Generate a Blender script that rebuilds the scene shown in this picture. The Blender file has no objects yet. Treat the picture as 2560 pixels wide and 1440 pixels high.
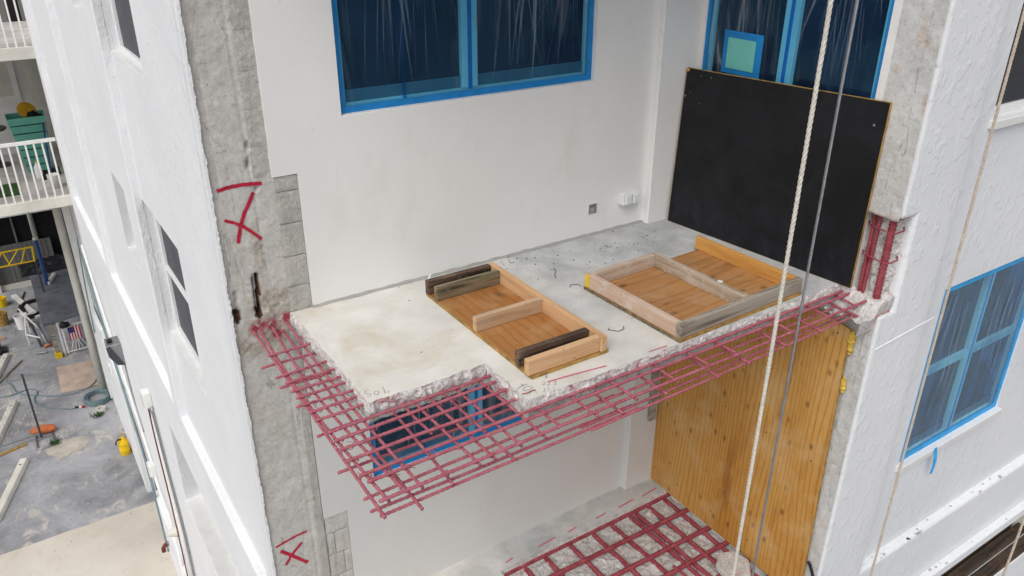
import bpy, bmesh, math, random
from mathutils import Vector, Matrix, noise
random.seed(7)
sc = bpy.context.scene
COL = sc.collection
R = math.radians
# ------------------------------------------------------------------ camera
cam = bpy.data.cameras.new('camera')
cam_ob = bpy.data.objects.new('camera', cam)
COL.objects.link(cam_ob)
cam.sensor_width = 36.0
cam.lens = 36.0 * 1993.27 / 2560.0
cam.clip_start = 0.05
cam.clip_end = 600
yaw, pitch, roll = R(33.4986), R(26.0373), R(0.2788)
fwd = Vector((math.sin(yaw) * math.cos(pitch), math.cos(yaw) * math.cos(pitch), -math.sin(pitch)))
rgt = Vector((math.cos(yaw), -math.sin(yaw), 0))
up = rgt.cross(fwd)
r2 = math.cos(roll) * rgt + math.sin(roll) * up
u2 = -math.sin(roll) * rgt + math.cos(roll) * up
cam_ob.matrix_world = Matrix((
    (r2.x, u2.x, -fwd.x, 0.0), (r2.y, u2.y, -fwd.y, 0.0), (r2.z, u2.z, -fwd.z, 2.2), (0, 0, 0, 1)))
sc.camera = cam_ob
# ------------------------------------------------------------------ sky and sun (overcast)
w = bpy.data.worlds.new('World'); sc.world = w; w.use_nodes = True
wn = w.node_tree
bg = wn.nodes['Background']
sky = wn.nodes.new('ShaderNodeTexSky'); sky.sky_type = 'NISHITA'; sky.sun_disc = False
SUN_EL, SUN_AZ = R(50), R(236)
sky.sun_elevation = SUN_EL; sky.sun_rotation = SUN_AZ
sky.air_density = 1.0; sky.dust_density = 4.0; sky.ozone_density = 1.0
hs = wn.nodes.new('ShaderNodeHueSaturation'); hs.inputs['Saturation'].default_value = 0.22
wn.links.new(sky.outputs[0], hs.inputs['Color']); wn.links.new(hs.outputs[0], bg.inputs['Color'])
bg.inputs['Strength'].default_value = 0.135
sl = bpy.data.lights.new('sun', 'SUN'); sl.energy = 0.9; sl.angle = R(42); sl.color = (1.0, 0.97, 0.92)
so = bpy.data.objects.new('sun', sl); COL.objects.link(so)
sd = Vector((math.sin(SUN_AZ) * math.cos(SUN_EL), math.cos(SUN_AZ) * math.cos(SUN_EL), math.sin(SUN_EL)))
so.rotation_euler = (-sd).to_track_quat('-Z', 'Y').to_euler()
so.location = (-20, -20, 30)
sc.view_settings.view_transform = 'Standard'
sc.view_settings.look = 'None'
sc.view_settings.exposure = 0.06
sc.view_settings.gamma = 1.0
sc.view_settings.use_curve_mapping = False

# ------------------------------------------------------------------ material helpers
class NT:
    def __init__(s, name, rough=0.85):
        s.m = bpy.data.materials.new(name); s.m.use_nodes = True
        s.t = s.m.node_tree; s.b = s.t.nodes['Principled BSDF']
        s.b.inputs['Roughness'].default_value = rough
        s.b.inputs['Specular IOR Level'].default_value = 0.3
        s.tc = s.t.nodes.new('ShaderNodeTexCoord')
    def n(s, k): return s.t.nodes.new(k)
    def l(s, a, b): s.t.links.new(a, b)
    def co(s, scale=(1, 1, 1), rot=(0, 0, 0)):
        mp = s.n('ShaderNodeMapping'); mp.inputs['Scale'].default_value = scale; mp.inputs['Rotation'].default_value = rot
        s.l(s.tc.outputs['Object'], mp.inputs['Vector']); return mp.outputs[0]
    def noise(s, scale, detail=3, rough=0.55, co=None, dist=0.0):
        x = s.n('ShaderNodeTexNoise'); x.inputs['Scale'].default_value = scale; x.inputs['Detail'].default_value = detail
        x.inputs['Roughness'].default_value = rough; x.inputs['Distortion'].default_value = dist
        s.l(co if co else s.tc.outputs['Object'], x.inputs['Vector']); return x.outputs['Fac']
    def vor(s, scale, co=None, feat='F1', rand=1.0):
        x = s.n('ShaderNodeTexVoronoi'); x.inputs['Scale'].default_value = scale; x.feature = feat
        x.inputs['Randomness'].default_value = rand
        s.l(co if co else s.tc.outputs['Object'], x.inputs['Vector']); return x.outputs['Distance']
    def wave(s, scale, dist, co=None, detail=2, dscale=1.0, axis='X'):
        x = s.n('ShaderNodeTexWave'); x.inputs['Scale'].default_value = scale; x.inputs['Distortion'].default_value = dist
        x.inputs['Detail'].default_value = detail; x.inputs['Detail Scale'].default_value = dscale; x.bands_direction = axis
        s.l(co if co else s.tc.outputs['Object'], x.inputs['Vector']); return x.outputs['Fac']
    def rng(s, f, a, b, c=0.0, d=1.0):
        x = s.n('ShaderNodeMapRange'); x.inputs[1].default_value = a; x.inputs[2].default_value = b
        x.inputs[3].default_value = c; x.inputs[4].default_value = d
        s.l(f, x.inputs[0]); return x.outputs[0]
    def math(s, op, a, b=0.5):
        x = s.n('ShaderNodeMath'); x.operation = op
        for i, v in enumerate((a, b)):
            if isinstance(v, (int, float)): x.inputs[i].default_value = v
            else: s.l(v, x.inputs[i])
        return x.outputs[0]
    def mix(s, f, a, b, blend='MIX'):
        x = s.n('ShaderNodeMixRGB'); x.blend_type = blend
        for i, v in enumerate((f, a, b)):
            if isinstance(v, (int, float)): x.inputs[i].default_value = v
            elif isinstance(v, tuple): x.inputs[i].default_value = (*v, 1) if len(v) == 3 else v
            else: s.l(v, x.inputs[i])
        return x.outputs[0]
    def bump(s, h, strength=0.3, dist=0.01, prev=None):
        x = s.n('ShaderNodeBump'); x.inputs['Strength'].default_value = strength; x.inputs['Distance'].default_value = dist
        s.l(h, x.inputs['Height'])
        if prev: s.l(prev, x.inputs['Normal'])
        return x.outputs[0]
    def attr(s, name):
        x = s.n('ShaderNodeAttribute'); x.attribute_name = name; return x.outputs['Fac']
    def axis(s, i):
        x = s.n('ShaderNodeSeparateXYZ'); s.l(s.tc.outputs['Object'], x.inputs[0]); return x.outputs[i]
    def out(s, col=None, nrm=None, rough=None):
        if col is not None:
            if isinstance(col, tuple): s.b.inputs['Base Color'].default_value = (*col, 1)
            else: s.l(col, s.b.inputs['Base Color'])
        if nrm is not None: s.l(nrm, s.b.inputs['Normal'])
        if rough is not None: s.l(rough, s.b.inputs['Roughness'])
        return s.m

def plain(name, c, rough=0.7, metal=0.0, var=0.12, scale=6.0, bump=0.0):
    t = NT(name, rough); t.b.inputs['Metallic'].default_value = metal
    f = t.noise(scale, 4)
    c2 = tuple(x * (1 - var) for x in c); c1 = tuple(min(1, x * (1 + var * .5)) for x in c)
    col = t.mix(t.rng(f, .3, .7), c2, c1)
    nr = t.bump(t.noise(scale * 6, 3), bump, 0.004) if bump else None
    return t.out(col, nr)

MT = {}
def m_stucco():
    t = NT('white_stucco', 0.75)
    big = t.noise(1.1, 4); mid = t.noise(7, 4)
    col = t.mix(t.rng(big, .35, .7), (.75, .765, .785), (.81, .82, .835))
    col = t.mix(t.rng(mid, .62, .75, 0, .35), col, (.68, .69, .70))
    sp = t.vor(9, t.co((1, 1, .55), (.5, .4, .3)))
    ms = t.math('MULTIPLY', t.rng(sp, .045, .03), t.rng(t.noise(2.3, 2), .5, .6))
    col = t.mix(t.math('MULTIPLY', ms, .45), col, (.33, .32, .31))
    c = t.co((1, 1, .6), (.6, .5, 0))
    k1 = t.rng(t.noise(13, 3, .5, c), .54, .60)
    k2 = t.rng(t.noise(30, 2, .5, c), .58, .66)
    n1 = t.bump(k1, .45, .0048); n2 = t.bump(k2, .45, .0038, n1); n3 = t.bump(t.noise(110, 2), .3, .002, n2)
    return t.out(col, n3)
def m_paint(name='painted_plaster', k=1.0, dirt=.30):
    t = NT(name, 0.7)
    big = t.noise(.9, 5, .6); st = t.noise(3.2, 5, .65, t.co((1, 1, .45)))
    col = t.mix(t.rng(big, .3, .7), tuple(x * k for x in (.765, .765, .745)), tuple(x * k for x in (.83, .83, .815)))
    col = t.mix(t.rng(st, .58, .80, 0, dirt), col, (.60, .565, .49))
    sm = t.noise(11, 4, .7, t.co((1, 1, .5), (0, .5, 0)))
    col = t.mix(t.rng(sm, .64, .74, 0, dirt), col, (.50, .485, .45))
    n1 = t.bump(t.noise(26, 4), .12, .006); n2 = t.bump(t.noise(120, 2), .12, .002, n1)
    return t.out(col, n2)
def m_concrete(name='stripped_concrete', base=((.47, .455, .425), (.63, .62, .59)), broken=(.50, .46, .40)):
    t = NT(name, 0.9)
    f = t.noise(5, 6, .65); g = t.noise(28, 5, .7); h = t.noise(1.6, 3)
    col = t.mix(t.rng(f, .3, .7), base[0], base[1])
    col = t.mix(t.rng(g, .42, .75, 0, .5), col, (.55, .54, .51))
    col = t.mix(t.rng(h, .5, .7, 0, .3), col, (.42, .39, .33))
    col = t.mix(t.rng(t.vor(22), .09, .05, 0, .9), col, (.10, .095, .09))
    col = t.mix(t.rng(t.noise(7, 5, .7, dist=.8), .60, .68, 0, .6), col, (.63, .60, .54))
    ln = t.noise(3.0, 3, .5, t.co((2.2, 2.2, .22)), .5)
    col = t.mix(t.math('MULTIPLY', t.math('MULTIPLY', t.rng(ln, .494, .499), t.rng(ln, .506, .501)), .5), col, (.14, .13, .12))
    tw = t.noise(16, 4, .65, t.co((1, 1, 2.2), (0, .6, 0)), .9)
    col = t.mix(t.rng(tw, .58, .70, 0, .4), col, (.31, .295, .27))
    col = t.mix(t.rng(tw, .42, .32, 0, .35), col, (.58, .57, .54))
    mt_ = t.noise(42, 3, .7)
    col = t.mix(t.rng(mt_, .55, .68, 0, .4), col, (.30, .285, .26))
    col = t.mix(t.rng(mt_, .45, .34, 0, .4), col, (.70, .69, .66))
    br = t.mix(t.rng(g, .35, .7), tuple(x * .62 for x in broken), tuple(min(.8, x * 1.18) for x in broken))
    col = t.mix(t.attr('broken'), col, br)
    col = t.mix(t.attr('rust'), col, t.mix(t.rng(g, .4, .6), (.012, .008, .006), (.10, .045, .025)))
    pm = t.math('MULTIPLY', t.attr('paint'), t.rng(t.noise(30, 3), .38, .5))
    col = t.mix(pm, col, (.32, .055, .075))
    n1 = t.bump(f, .4, .012); n2 = t.bump(g, .5, .007, n1); n3 = t.bump(t.noise(90, 3), .5, .003, n2); n4 = t.bump(tw, .5, .004, n3)
    return t.out(col, n4)
def m_broken(name='broken_slab_edge', red=.6):
    t = NT(name, 0.95)
    f = t.noise(14, 5, .7); g = t.noise(45, 4, .75); v = t.vor(55)
    col = t.mix(t.rng(f, .32, .68), (.60, .575, .56), (.84, .825, .81))
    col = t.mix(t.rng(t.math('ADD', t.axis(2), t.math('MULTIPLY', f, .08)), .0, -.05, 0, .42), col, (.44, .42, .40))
    col = t.mix(t.rng(g, .48, .66, 0, .75), col, (.33, .31, .285))
    col = t.mix(t.rng(t.noise(5, 5, .7), .45, .65, 0, .45), col, (.40, .38, .355))
    col = t.mix(t.rng(t.vor(40), .14, .08, 0, .8), col, (.17, .16, .15))
    if red:
        mk = t.rng(t.noise(9, 6, .72, dist=.6), .56, .64, 0, red)
        col = t.mix(mk, col, (.38, .10, .13))
        mk2 = t.rng(t.noise(26, 4, .7), .62, .70, 0, red)
        col = t.mix(mk2, col, (.24, .05, .07))
    n1 = t.bump(f, .6, .02); n2 = t.bump(g, .7, .01, n1); n3 = t.bump(v, .5, .006, n2)
    return t.out(col, n3)
def m_floor():
    t = NT('balcony_floor', 0.7)
    x = t.axis(0); y = t.axis(1)
    n = t.noise(1.7, 5, .6)
    gx = t.math('ADD', x, t.math('MULTIPLY', y, .35))
    gx = t.math('ADD', gx, t.math('MULTIPLY', n, 1.6))
    gm = t.rng(gx, 3.7, 5.1)
    cream = t.mix(t.rng(t.noise(4, 5, .6), .35, .7), (.68, .655, .60), (.78, .765, .72))
    cream = t.mix(t.rng(t.noise(2.2, 6, .7, dist=.5), .48, .72, 0, .8), cream, (.55, .48, .36))
    cream = t.mix(t.rng(t.noise(3.1, 5, .7, t.co((1, 1, 1), (0, 0, .8)), .6), .58, .72, 0, .5), cream, (.86, .85, .82))
    gray = t.mix(t.rng(t.noise(3.6, 6, .68, dist=.4), .35, .66), (.38, .39, .39), (.60, .605, .60))
    gray = t.mix(t.rng(t.noise(1.9, 4), .52, .72, 0, .45), gray, (.66, .63, .56))
    col = t.mix(gm, cream, gray)
    col = t.mix(t.rng(t.noise(70, 3), .63, .74, 0, .3), col, (.30, .28, .25))
    col = t.mix(t.rng(t.noise(16, 5, .7), .66, .73, 0, .35), col, (.82, .81, .78))
    n1 = t.bump(t.noise(9, 5), .15, .01); n2 = t.bump(t.noise(75, 3), .18, .003, n1)
    return t.out(col, n2)
def m_wood(name, c1, c2, ax=0, scale=1.0, dark=(.10, .06, .035), knots=.0, streak=0.5, rough=.75, wear=None, freq=34):
    """sawn lumber: grain runs along axis ax"""
    t = NT(name, rough)
    s = [1, 1, 1]; s[ax] = .06
    co = t.co(tuple(s))
    a = t.noise(freq * scale, 4, .6, co, .4); b = t.noise(6 * scale, 4, .6, co, .8)
    col = t.mix(t.rng(b, .32, .68), c1, c2)
    col = t.mix(t.rng(a, .45, .66, 0, min(1, streak * 1.35)), col, dark)
    col = t.mix(t.rng(t.noise(40, 2), .68, .74, 0, .55), col, tuple(x * .5 for x in dark))
    if knots:
        s2 = [4.2, 4.2, 4.2]; s2[ax] = 2.2
        v = t.vor(knots, t.co(tuple(s2)))
        col = t.mix(t.rng(v, .13, .05, 0, .85), col, dark)
    if wear:
        col = t.mix(t.rng(t.noise(8, 6, .7), .52, .66, 0, .8), col, wear)
    nr = t.bump(a, .25, .003)
    return t.out(col, nr)
def m_ply(name, c1, c2, grain_axis=2, across=1, dark=(.16, .07, .025), knot_scale=3.0, stain=None, rough=.6, wscale=7, lines=.5):
    """rotary cut plywood face: wandering cathedral grain plus knots"""
    t = NT(name, rough)
    s = [1, 1, 1]; s[grain_axis] = .16
    co = t.co(tuple(s))
    wn_ = t.noise(2.3, 2, .5, co)
    wv = t.n('ShaderNodeMath'); wv.operation = 'SINE'
    base = t.math('ADD', t.math('MULTIPLY', t.axis(across), wscale * 6.0), t.math('MULTIPLY', wn_, 42.0))
    t.l(base, wv.inputs[0])
    fine = t.noise(60, 3, .6, co)
    col = t.mix(t.rng(t.noise(1.2, 4, .6, t.co(tuple(.5 if i == grain_axis else 1.6 for i in range(3)))), .3, .7), c1, c2)
    col = t.mix(t.rng(wv.outputs[0], .45, 1.0, 0, lines), col, dark)
    col = t.mix(t.rng(fine, .5, .75, 0, .3), col, dark)
    s2 = [3.0, 3.0, 3.0]; s2[grain_axis] = 1.7
    v = t.vor(knot_scale * .6, t.co(tuple(s2)))
    kn = t.rng(v, .16, .05)
    col = t.mix(t.math('MULTIPLY', kn, .85), col, (.09, .035, .012))
    ring = t.math('MULTIPLY', t.rng(v, .20, .13), t.rng(v, .12, .14))
    col = t.mix(t.math('MULTIPLY', ring, .5), col, dark)
    if stain:
        col = t.mix(t.rng(t.noise(2.6, 5, .65), .50, .74, 0, .65), col, stain)
        col = t.mix(t.rng(t.noise(2.0, 4, .6, t.co(tuple(.3 if i == grain_axis else 2.2 for i in range(3)))), .60, .70, 0, .5), col, dark)
    nr = t.bump(fine, .15, .002)
    return t.out(col, nr)
def m_film(name='blue_plastic_film', lo=.09, hi=.17, bl=(.045, .12, .27), trc=(.40, .78, .95)):
    t = NT(name, .15)
    nt = t.t
    tr = t.n('ShaderNodeBsdfTransparent'); tr.inputs[0].default_value = (*trc, 1)
    gl = t.n('ShaderNodeBsdfGlossy'); gl.inputs[0].default_value = (.75, .85, .95, 1); gl.inputs['Roughness'].default_value = .22
    df = t.n('ShaderNodeBsdfDiffuse'); df.inputs[0].default_value = (*bl, 1)
    st = t.noise(6, 2, .5, t.co((1, 1, .16), (0, .12, 0)), .7)
    n1 = t.bump(st, .5, .03)
    t.l(n1, gl.inputs['Normal'])
    m1 = t.n('ShaderNodeMixShader'); t.l(t.rng(t.noise(2.6, 3, .6, t.co((1, 1, .6)), .8), .42, .60, lo, hi), m1.inputs[0])
    t.l(tr.outputs[0], m1.inputs[1]); t.l(df.outputs[0], m1.inputs[2])
    m2 = t.n('ShaderNodeMixShader')
    fr = t.n('ShaderNodeFresnel'); fr.inputs[0].default_value = 1.35; t.l(n1, fr.inputs['Normal'])
    f2 = t.math('ADD', t.math('MULTIPLY', fr.outputs[0], .3), t.rng(st, .60, .72, 0, .07))
    t.l(f2, m2.inputs[0]); t.l(m1.outputs[0], m2.inputs[1]); t.l(gl.outputs[0], m2.inputs[2])
    t.l(m2.outputs[0], nt.nodes['Material Output'].inputs['Surface'])
    return t.m
def m_asphalt():
    t = NT('worn_asphalt', .9)
    a = t.noise(.9, 6, .68, dist=.4); b = t.noise(4, 6, .7); c = t.noise(60, 3, .7)
    col = t.mix(t.rng(a, .36, .64), (.22, .22, .235), (.41, .415, .44))
    col = t.mix(t.rng(b, .52, .75, 0, .55), col, (.43, .42, .40))
    col = t.mix(t.rng(t.noise(1.7, 7, .75, t.co((1.4, .7, 1)), .8), .55, .63, 0, .8), col, (.55, .51, .44))
    col = t.mix(t.rng(t.noise(.6, 5, .7, t.co((1.5, .6, 1)), 1.0), .55, .68, 0, .6), col, (.12, .12, .125))
    col = t.mix(t.rng(c, .5, .75, 0, .35), col, (.12, .12, .125))
    cr = t.rng(t.noise(1.0, 4, .6, dist=1.2), .497, .503)
    cr = t.math('MULTIPLY', cr, t.rng(t.noise(1.0, 4, .6, dist=1.2), .506, .500))
    col = t.mix(t.math('MULTIPLY', cr, .55), col, (.08, .08, .08))
    n1 = t.bump(c, .5, .004); n2 = t.bump(b, .2, .02, n1)
    return t.out(col, n2)
def m_apron():
    t = NT('beige_concrete', .9)
    a = t.noise(.8, 6, .65, dist=.3); b = t.noise(5, 6, .7)
    col = t.mix(t.rng(a, .3, .7), (.55, .50, .43), (.68, .635, .565))
    col = t.mix(t.rng(b, .55, .8, 0, .5), col, (.40, .31, .21))
    col = t.mix(t.rng(t.noise(45, 3), .6, .75, 0, .35), col, (.28, .25, .21))
    return t.out(col, t.bump(t.noise(40, 4), .25, .004))
MT['stucco'] = m_stucco(); MT['paint'] = m_paint(); MT['paint_shade_scuffed'] = m_paint('scuffed_shade_greyed_plaster', .80, .5); MT['conc'] = m_concrete()  # lower walls: shade under the slab put into the grey tone, plus scuffs
MT['jamb'] = m_concrete('pillar_concrete', ((.46, .465, .46), (.66, .665, .655)), (.62, .54, .48))
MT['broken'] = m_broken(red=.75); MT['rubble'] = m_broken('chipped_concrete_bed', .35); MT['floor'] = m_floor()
MT['block'] = m_concrete('concrete_block', ((.34, .335, .31), (.50, .49, .46)))
MT['block2'] = m_concrete('pale_concrete_block', ((.42, .405, .37), (.60, .585, .55)))
MT['mortar'] = plain('mortar', (.36, .35, .33), .95, bump=.3)
def m_rebar(name='red_primed_rebar', cc=((.36, .085, .115), (.47, .155, .19))):
    t = NT(name, .65)
    f = t.noise(18, 4, .6)
    col = t.mix(t.rng(f, .35, .7), *cc)
    col = t.mix(t.rng(t.noise(55, 4, .7), .56, .68, 0, .65), col, tuple(x * .5 for x in cc[0]))
    col = t.mix(t.rng(t.noise(24, 5, .7), .60, .72, 0, .55), col, (.60, .38, .38))
    return t.out(col, t.bump(t.noise(160, 2), .25, .002))
MT['rebar'] = m_rebar()
MT['rebar_dark'] = m_rebar('dark_red_primed_rebar', ((.25, .035, .05), (.37, .085, .105)))
MT['red_spray'] = plain('red_spray_paint', (.50, .015, .05), .6, var=.35, scale=40)
MT['pink_spray'] = plain('pink_line_paint', (.62, .13, .22), .7, var=.3, scale=40)
MT['pencil'] = plain('pencil', (.30, .285, .27), .8, var=.4, scale=60)
MT['pine'] = m_wood('fresh_pine', (.56, .33, .16), (.68, .44, .25), 0, knots=.8, streak=.35, dark=(.36, .17, .07))
MT['pine_y'] = m_wood('fresh_pine_lengthwise', (.55, .33, .165), (.67, .43, .24), 1, knots=.8, streak=.35, dark=(.36, .17, .07))
MT['pine_worn'] = m_wood('worn_pine', (.47, .30, .17), (.60, .42, .27), 0, knots=.7, streak=.4, dark=(.25, .14, .08), wear=(.40, .33, .26))
MT['dark_wood'] = m_wood('dark_weathered_wood', (.075, .045, .03), (.17, .105, .07), 0, streak=.7, dark=(.02, .014, .012), wear=(.22, .17, .12))
MT['moss_wood'] = m_wood('mossy_weathered_wood', (.15, .115, .07), (.28, .22, .14), 0, streak=.75, dark=(.05, .045, .025), wear=(.16, .15, .085))
MT['grey_wood'] = m_wood('grey_weathered_wood', (.27, .23, .18), (.44, .39, .32), 0, streak=.7, dark=(.12, .10, .08), knots=.6, freq=26)
MT['grey_wood_y'] = m_wood('grey_weathered_board', (.36, .27, .19), (.52, .44, .35), 1, streak=.55, dark=(.20, .14, .09), wear=(.54, .47, .40))
MT['pink_wood'] = m_wood('pinkish_cement_stained_board', (.49, .33, .23), (.60, .46, .37), 1, streak=.3, dark=(.34, .22, .15), wear=(.60, .52, .46))
MT['pink_wood_x'] = m_wood('cement_stained_crosspiece', (.44, .33, .24), (.58, .46, .37), 0, streak=.35, dark=(.25, .18, .12), wear=(.58, .50, .43))
MT['amber'] = m_wood('amber_pine', (.55, .26, .06), (.66, .36, .10), 1, streak=.35, dark=(.33, .13, .025), knots=.8)
MT['form_ply'] = m_ply('form_plywood', (.33, .13, .035), (.48, .235, .08), 1, 0, (.18, .06, .015), 3, (.50, .33, .17), wscale=14, lines=.32)
MT['form_ply2'] = m_ply('stained_form_plywood', (.34, .15, .05), (.50, .265, .105), 0, 1, (.17, .06, .016), 4.5, (.52, .36, .21), wscale=13, lines=.32)
MT['ply_edge'] = plain('yellow_plywood_edge', (.40, .25, .07), .8, var=.5, scale=18)
MT['big_ply'] = m_ply('knotty_plywood', (.46, .215, .038), (.62, .345, .095), 2, 1, (.22, .07, .012), 5.2, (.62, .43, .22), .5, wscale=26, lines=.42)
def m_black():
    t = NT('black_phenolic_film', .6)
    col = t.mix(t.rng(t.noise(2.2, 6, .7, dist=.6), .45, .75), (.005, .0052, .007), (.013, .014, .018))
    dz = t.math('MULTIPLY', t.rng(t.axis(2), .45, .05), t.rng(t.noise(7, 5, .7, t.co((1, 1, .5))), .45, .68, 0, .8))
    col = t.mix(dz, col, (.022, .024, .032))
    col = t.mix(t.rng(t.vor(24), .055, .03, 0, .6), col, (.12, .12, .12))
    return t.out(col, t.bump(t.noise(60, 3), .15, .002), t.rng(t.noise(5, 4), .35, .65, .45, .75))
MT['black'] = m_black()
MT['tape'] = plain('blue_masking_tape', (.012, .22, .56), .6, var=.18, scale=14)
MT['tape_l'] = plain('light_blue_tape', (.04, .38, .78), .55, var=.18, scale=14)
MT['film'] = m_film(); MT['film_thin'] = m_film('bright_blue_film', .10, .50, (.03, .17, .42), (.46, .84, .98))  # second film is thinner and a brighter blue
MT['glass'] = plain('dark_window_glass', (.008, .010, .018), .06, var=.2)
MT['glass'].node_tree.nodes['Principled BSDF'].inputs['Specular IOR Level'].default_value = .5
MT['screen'] = plain('grey_insect_screen', (.085, .085, .10), .6, var=.2)
MT['frame'] = plain('white_window_frame', (.78, .79, .79), .5, var=.05)
MT['white'] = plain('white_paint', (.78, .775, .76), .6, var=.08)
MT['cream'] = plain('cream_paint', (.66, .64, .58), .7, var=.15, scale=3)
MT['steel'] = plain('galvanised_steel', (.32, .33, .35), .4, .7, .2, 30)
MT['darksteel'] = plain('dark_steel', (.07, .075, .085), .5, .3, .25)
MT['rope'] = plain('white_rope_fibre', (.66, .63, .56), .9, var=.2, scale=60)
MT['tan_rope'] = plain('tan_rope_fibre', (.55, .47, .38), .9, var=.25, scale=60)
MT['asphalt'] = m_asphalt(); MT['apron'] = m_apron()
MT['patch'] = plain('pale_concrete_patch', (.47, .43, .37), .9, var=.25, scale=5, bump=.2)
MT['foam'] = plain('yellow_spray_foam', (.66, .43, .07), .7, var=.25, scale=20, bump=.4)
MT['teal'] = plain('teal_painted_wood', (.13, .42, .34), .6, var=.15)
MT['yellow'] = plain('yellow_paint', (.80, .52, .01), .45, var=.12)
MT['orange'] = plain('orange_woven_plastic', (.62, .17, .06), .8, var=.2, scale=25, bump=.3)
MT['mustard'] = plain('mustard_plastic', (.52, .29, .015), .6, var=.2)
MT['blackrub'] = plain('black_rubber', (.016, .016, .018), .6, var=.3)
MT['tarp'] = plain('black_tarp', (.018, .018, .022), .5, var=.4, scale=4)
MT['deck'] = plain('grey_weathered_plywood', (.155, .165, .19), .8, var=.35, scale=3.5, bump=.2)
MT['hose'] = plain('grey_green_hose', (.16, .24, .26), .5, var=.2)
MT['leaf'] = plain('weed_leaves', (.06, .13, .03), .7, var=.5, scale=30)
MT['turf'] = plain('artificial_turf', (.035, .085, .02), .9, var=.4, scale=60)
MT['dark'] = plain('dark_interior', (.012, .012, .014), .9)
MT['brown'] = plain('brown_garage_door', (.13, .085, .075), .7, var=.2)
MT['ribbed'] = plain('grey_ribbed_metal', (.17, .17, .165), .6, var=.15)
MT['bluepaint'] = plain('blue_paint', (.02, .06, .20), .5)
MT['brick_red'] = plain('rust_red_pipe', (.16, .035, .025), .6)
MT['pinkply'] = plain('pinkish_sheet', (.56, .44, .36), .85, var=.25, scale=4)
MT['flag_r'] = plain('flag_red', (.45, .02, .05), .8); MT['flag_w'] = plain('flag_white', (.72, .70, .70), .8); MT['flag_b'] = plain('flag_blue', (.04, .05, .17), .8)
MT['terra'] = plain('terracotta_flange', (.60, .20, .11), .7)
MT['balfloor'] = plain('balcony_tile', (.58, .55, .53), .7, var=.25, scale=2.5)
MT['plank'] = m_wood('dark_scaffold_plank', (.06, .042, .032), (.13, .095, .07), 0, streak=.6, dark=(.025, .018, .014), wear=(.17, .09, .05))
MT['mint'] = plain('mint_note', (.16, .52, .46), .6, var=.08)
MT['grit'] = plain('dark_grit', (.10, .095, .09), .9)
MT['fold'] = plain('folded_blue_film', (.012, .075, .27), .4, var=.3, scale=10)
def m_crease_glint():  # pale see-through colour for highlights painted along the film creases
    t = NT('crease_highlight_film', .3)
    tr = t.n('ShaderNodeBsdfTransparent'); df = t.n('ShaderNodeBsdfDiffuse'); df.inputs[0].default_value = (.50, .60, .72, 1)
    m1 = t.n('ShaderNodeMixShader'); t.l(t.rng(t.noise(8, 3, .6, t.co((1, 1, .3))), .3, .7, .02, .22), m1.inputs[0])
    t.l(tr.outputs[0], m1.inputs[1]); t.l(df.outputs[0], m1.inputs[2]); t.l(m1.outputs[0], t.t.nodes['Material Output'].inputs['Surface']); return t.m
MT['crease_glint'] = m_crease_glint()
MT['sash'] = plain('grey_window_sash', (.16, .19, .22), .5)
MT['chipgrey'] = plain('grey_chipped_render', (.46, .46, .455), .9, var=.3, scale=30)
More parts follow.
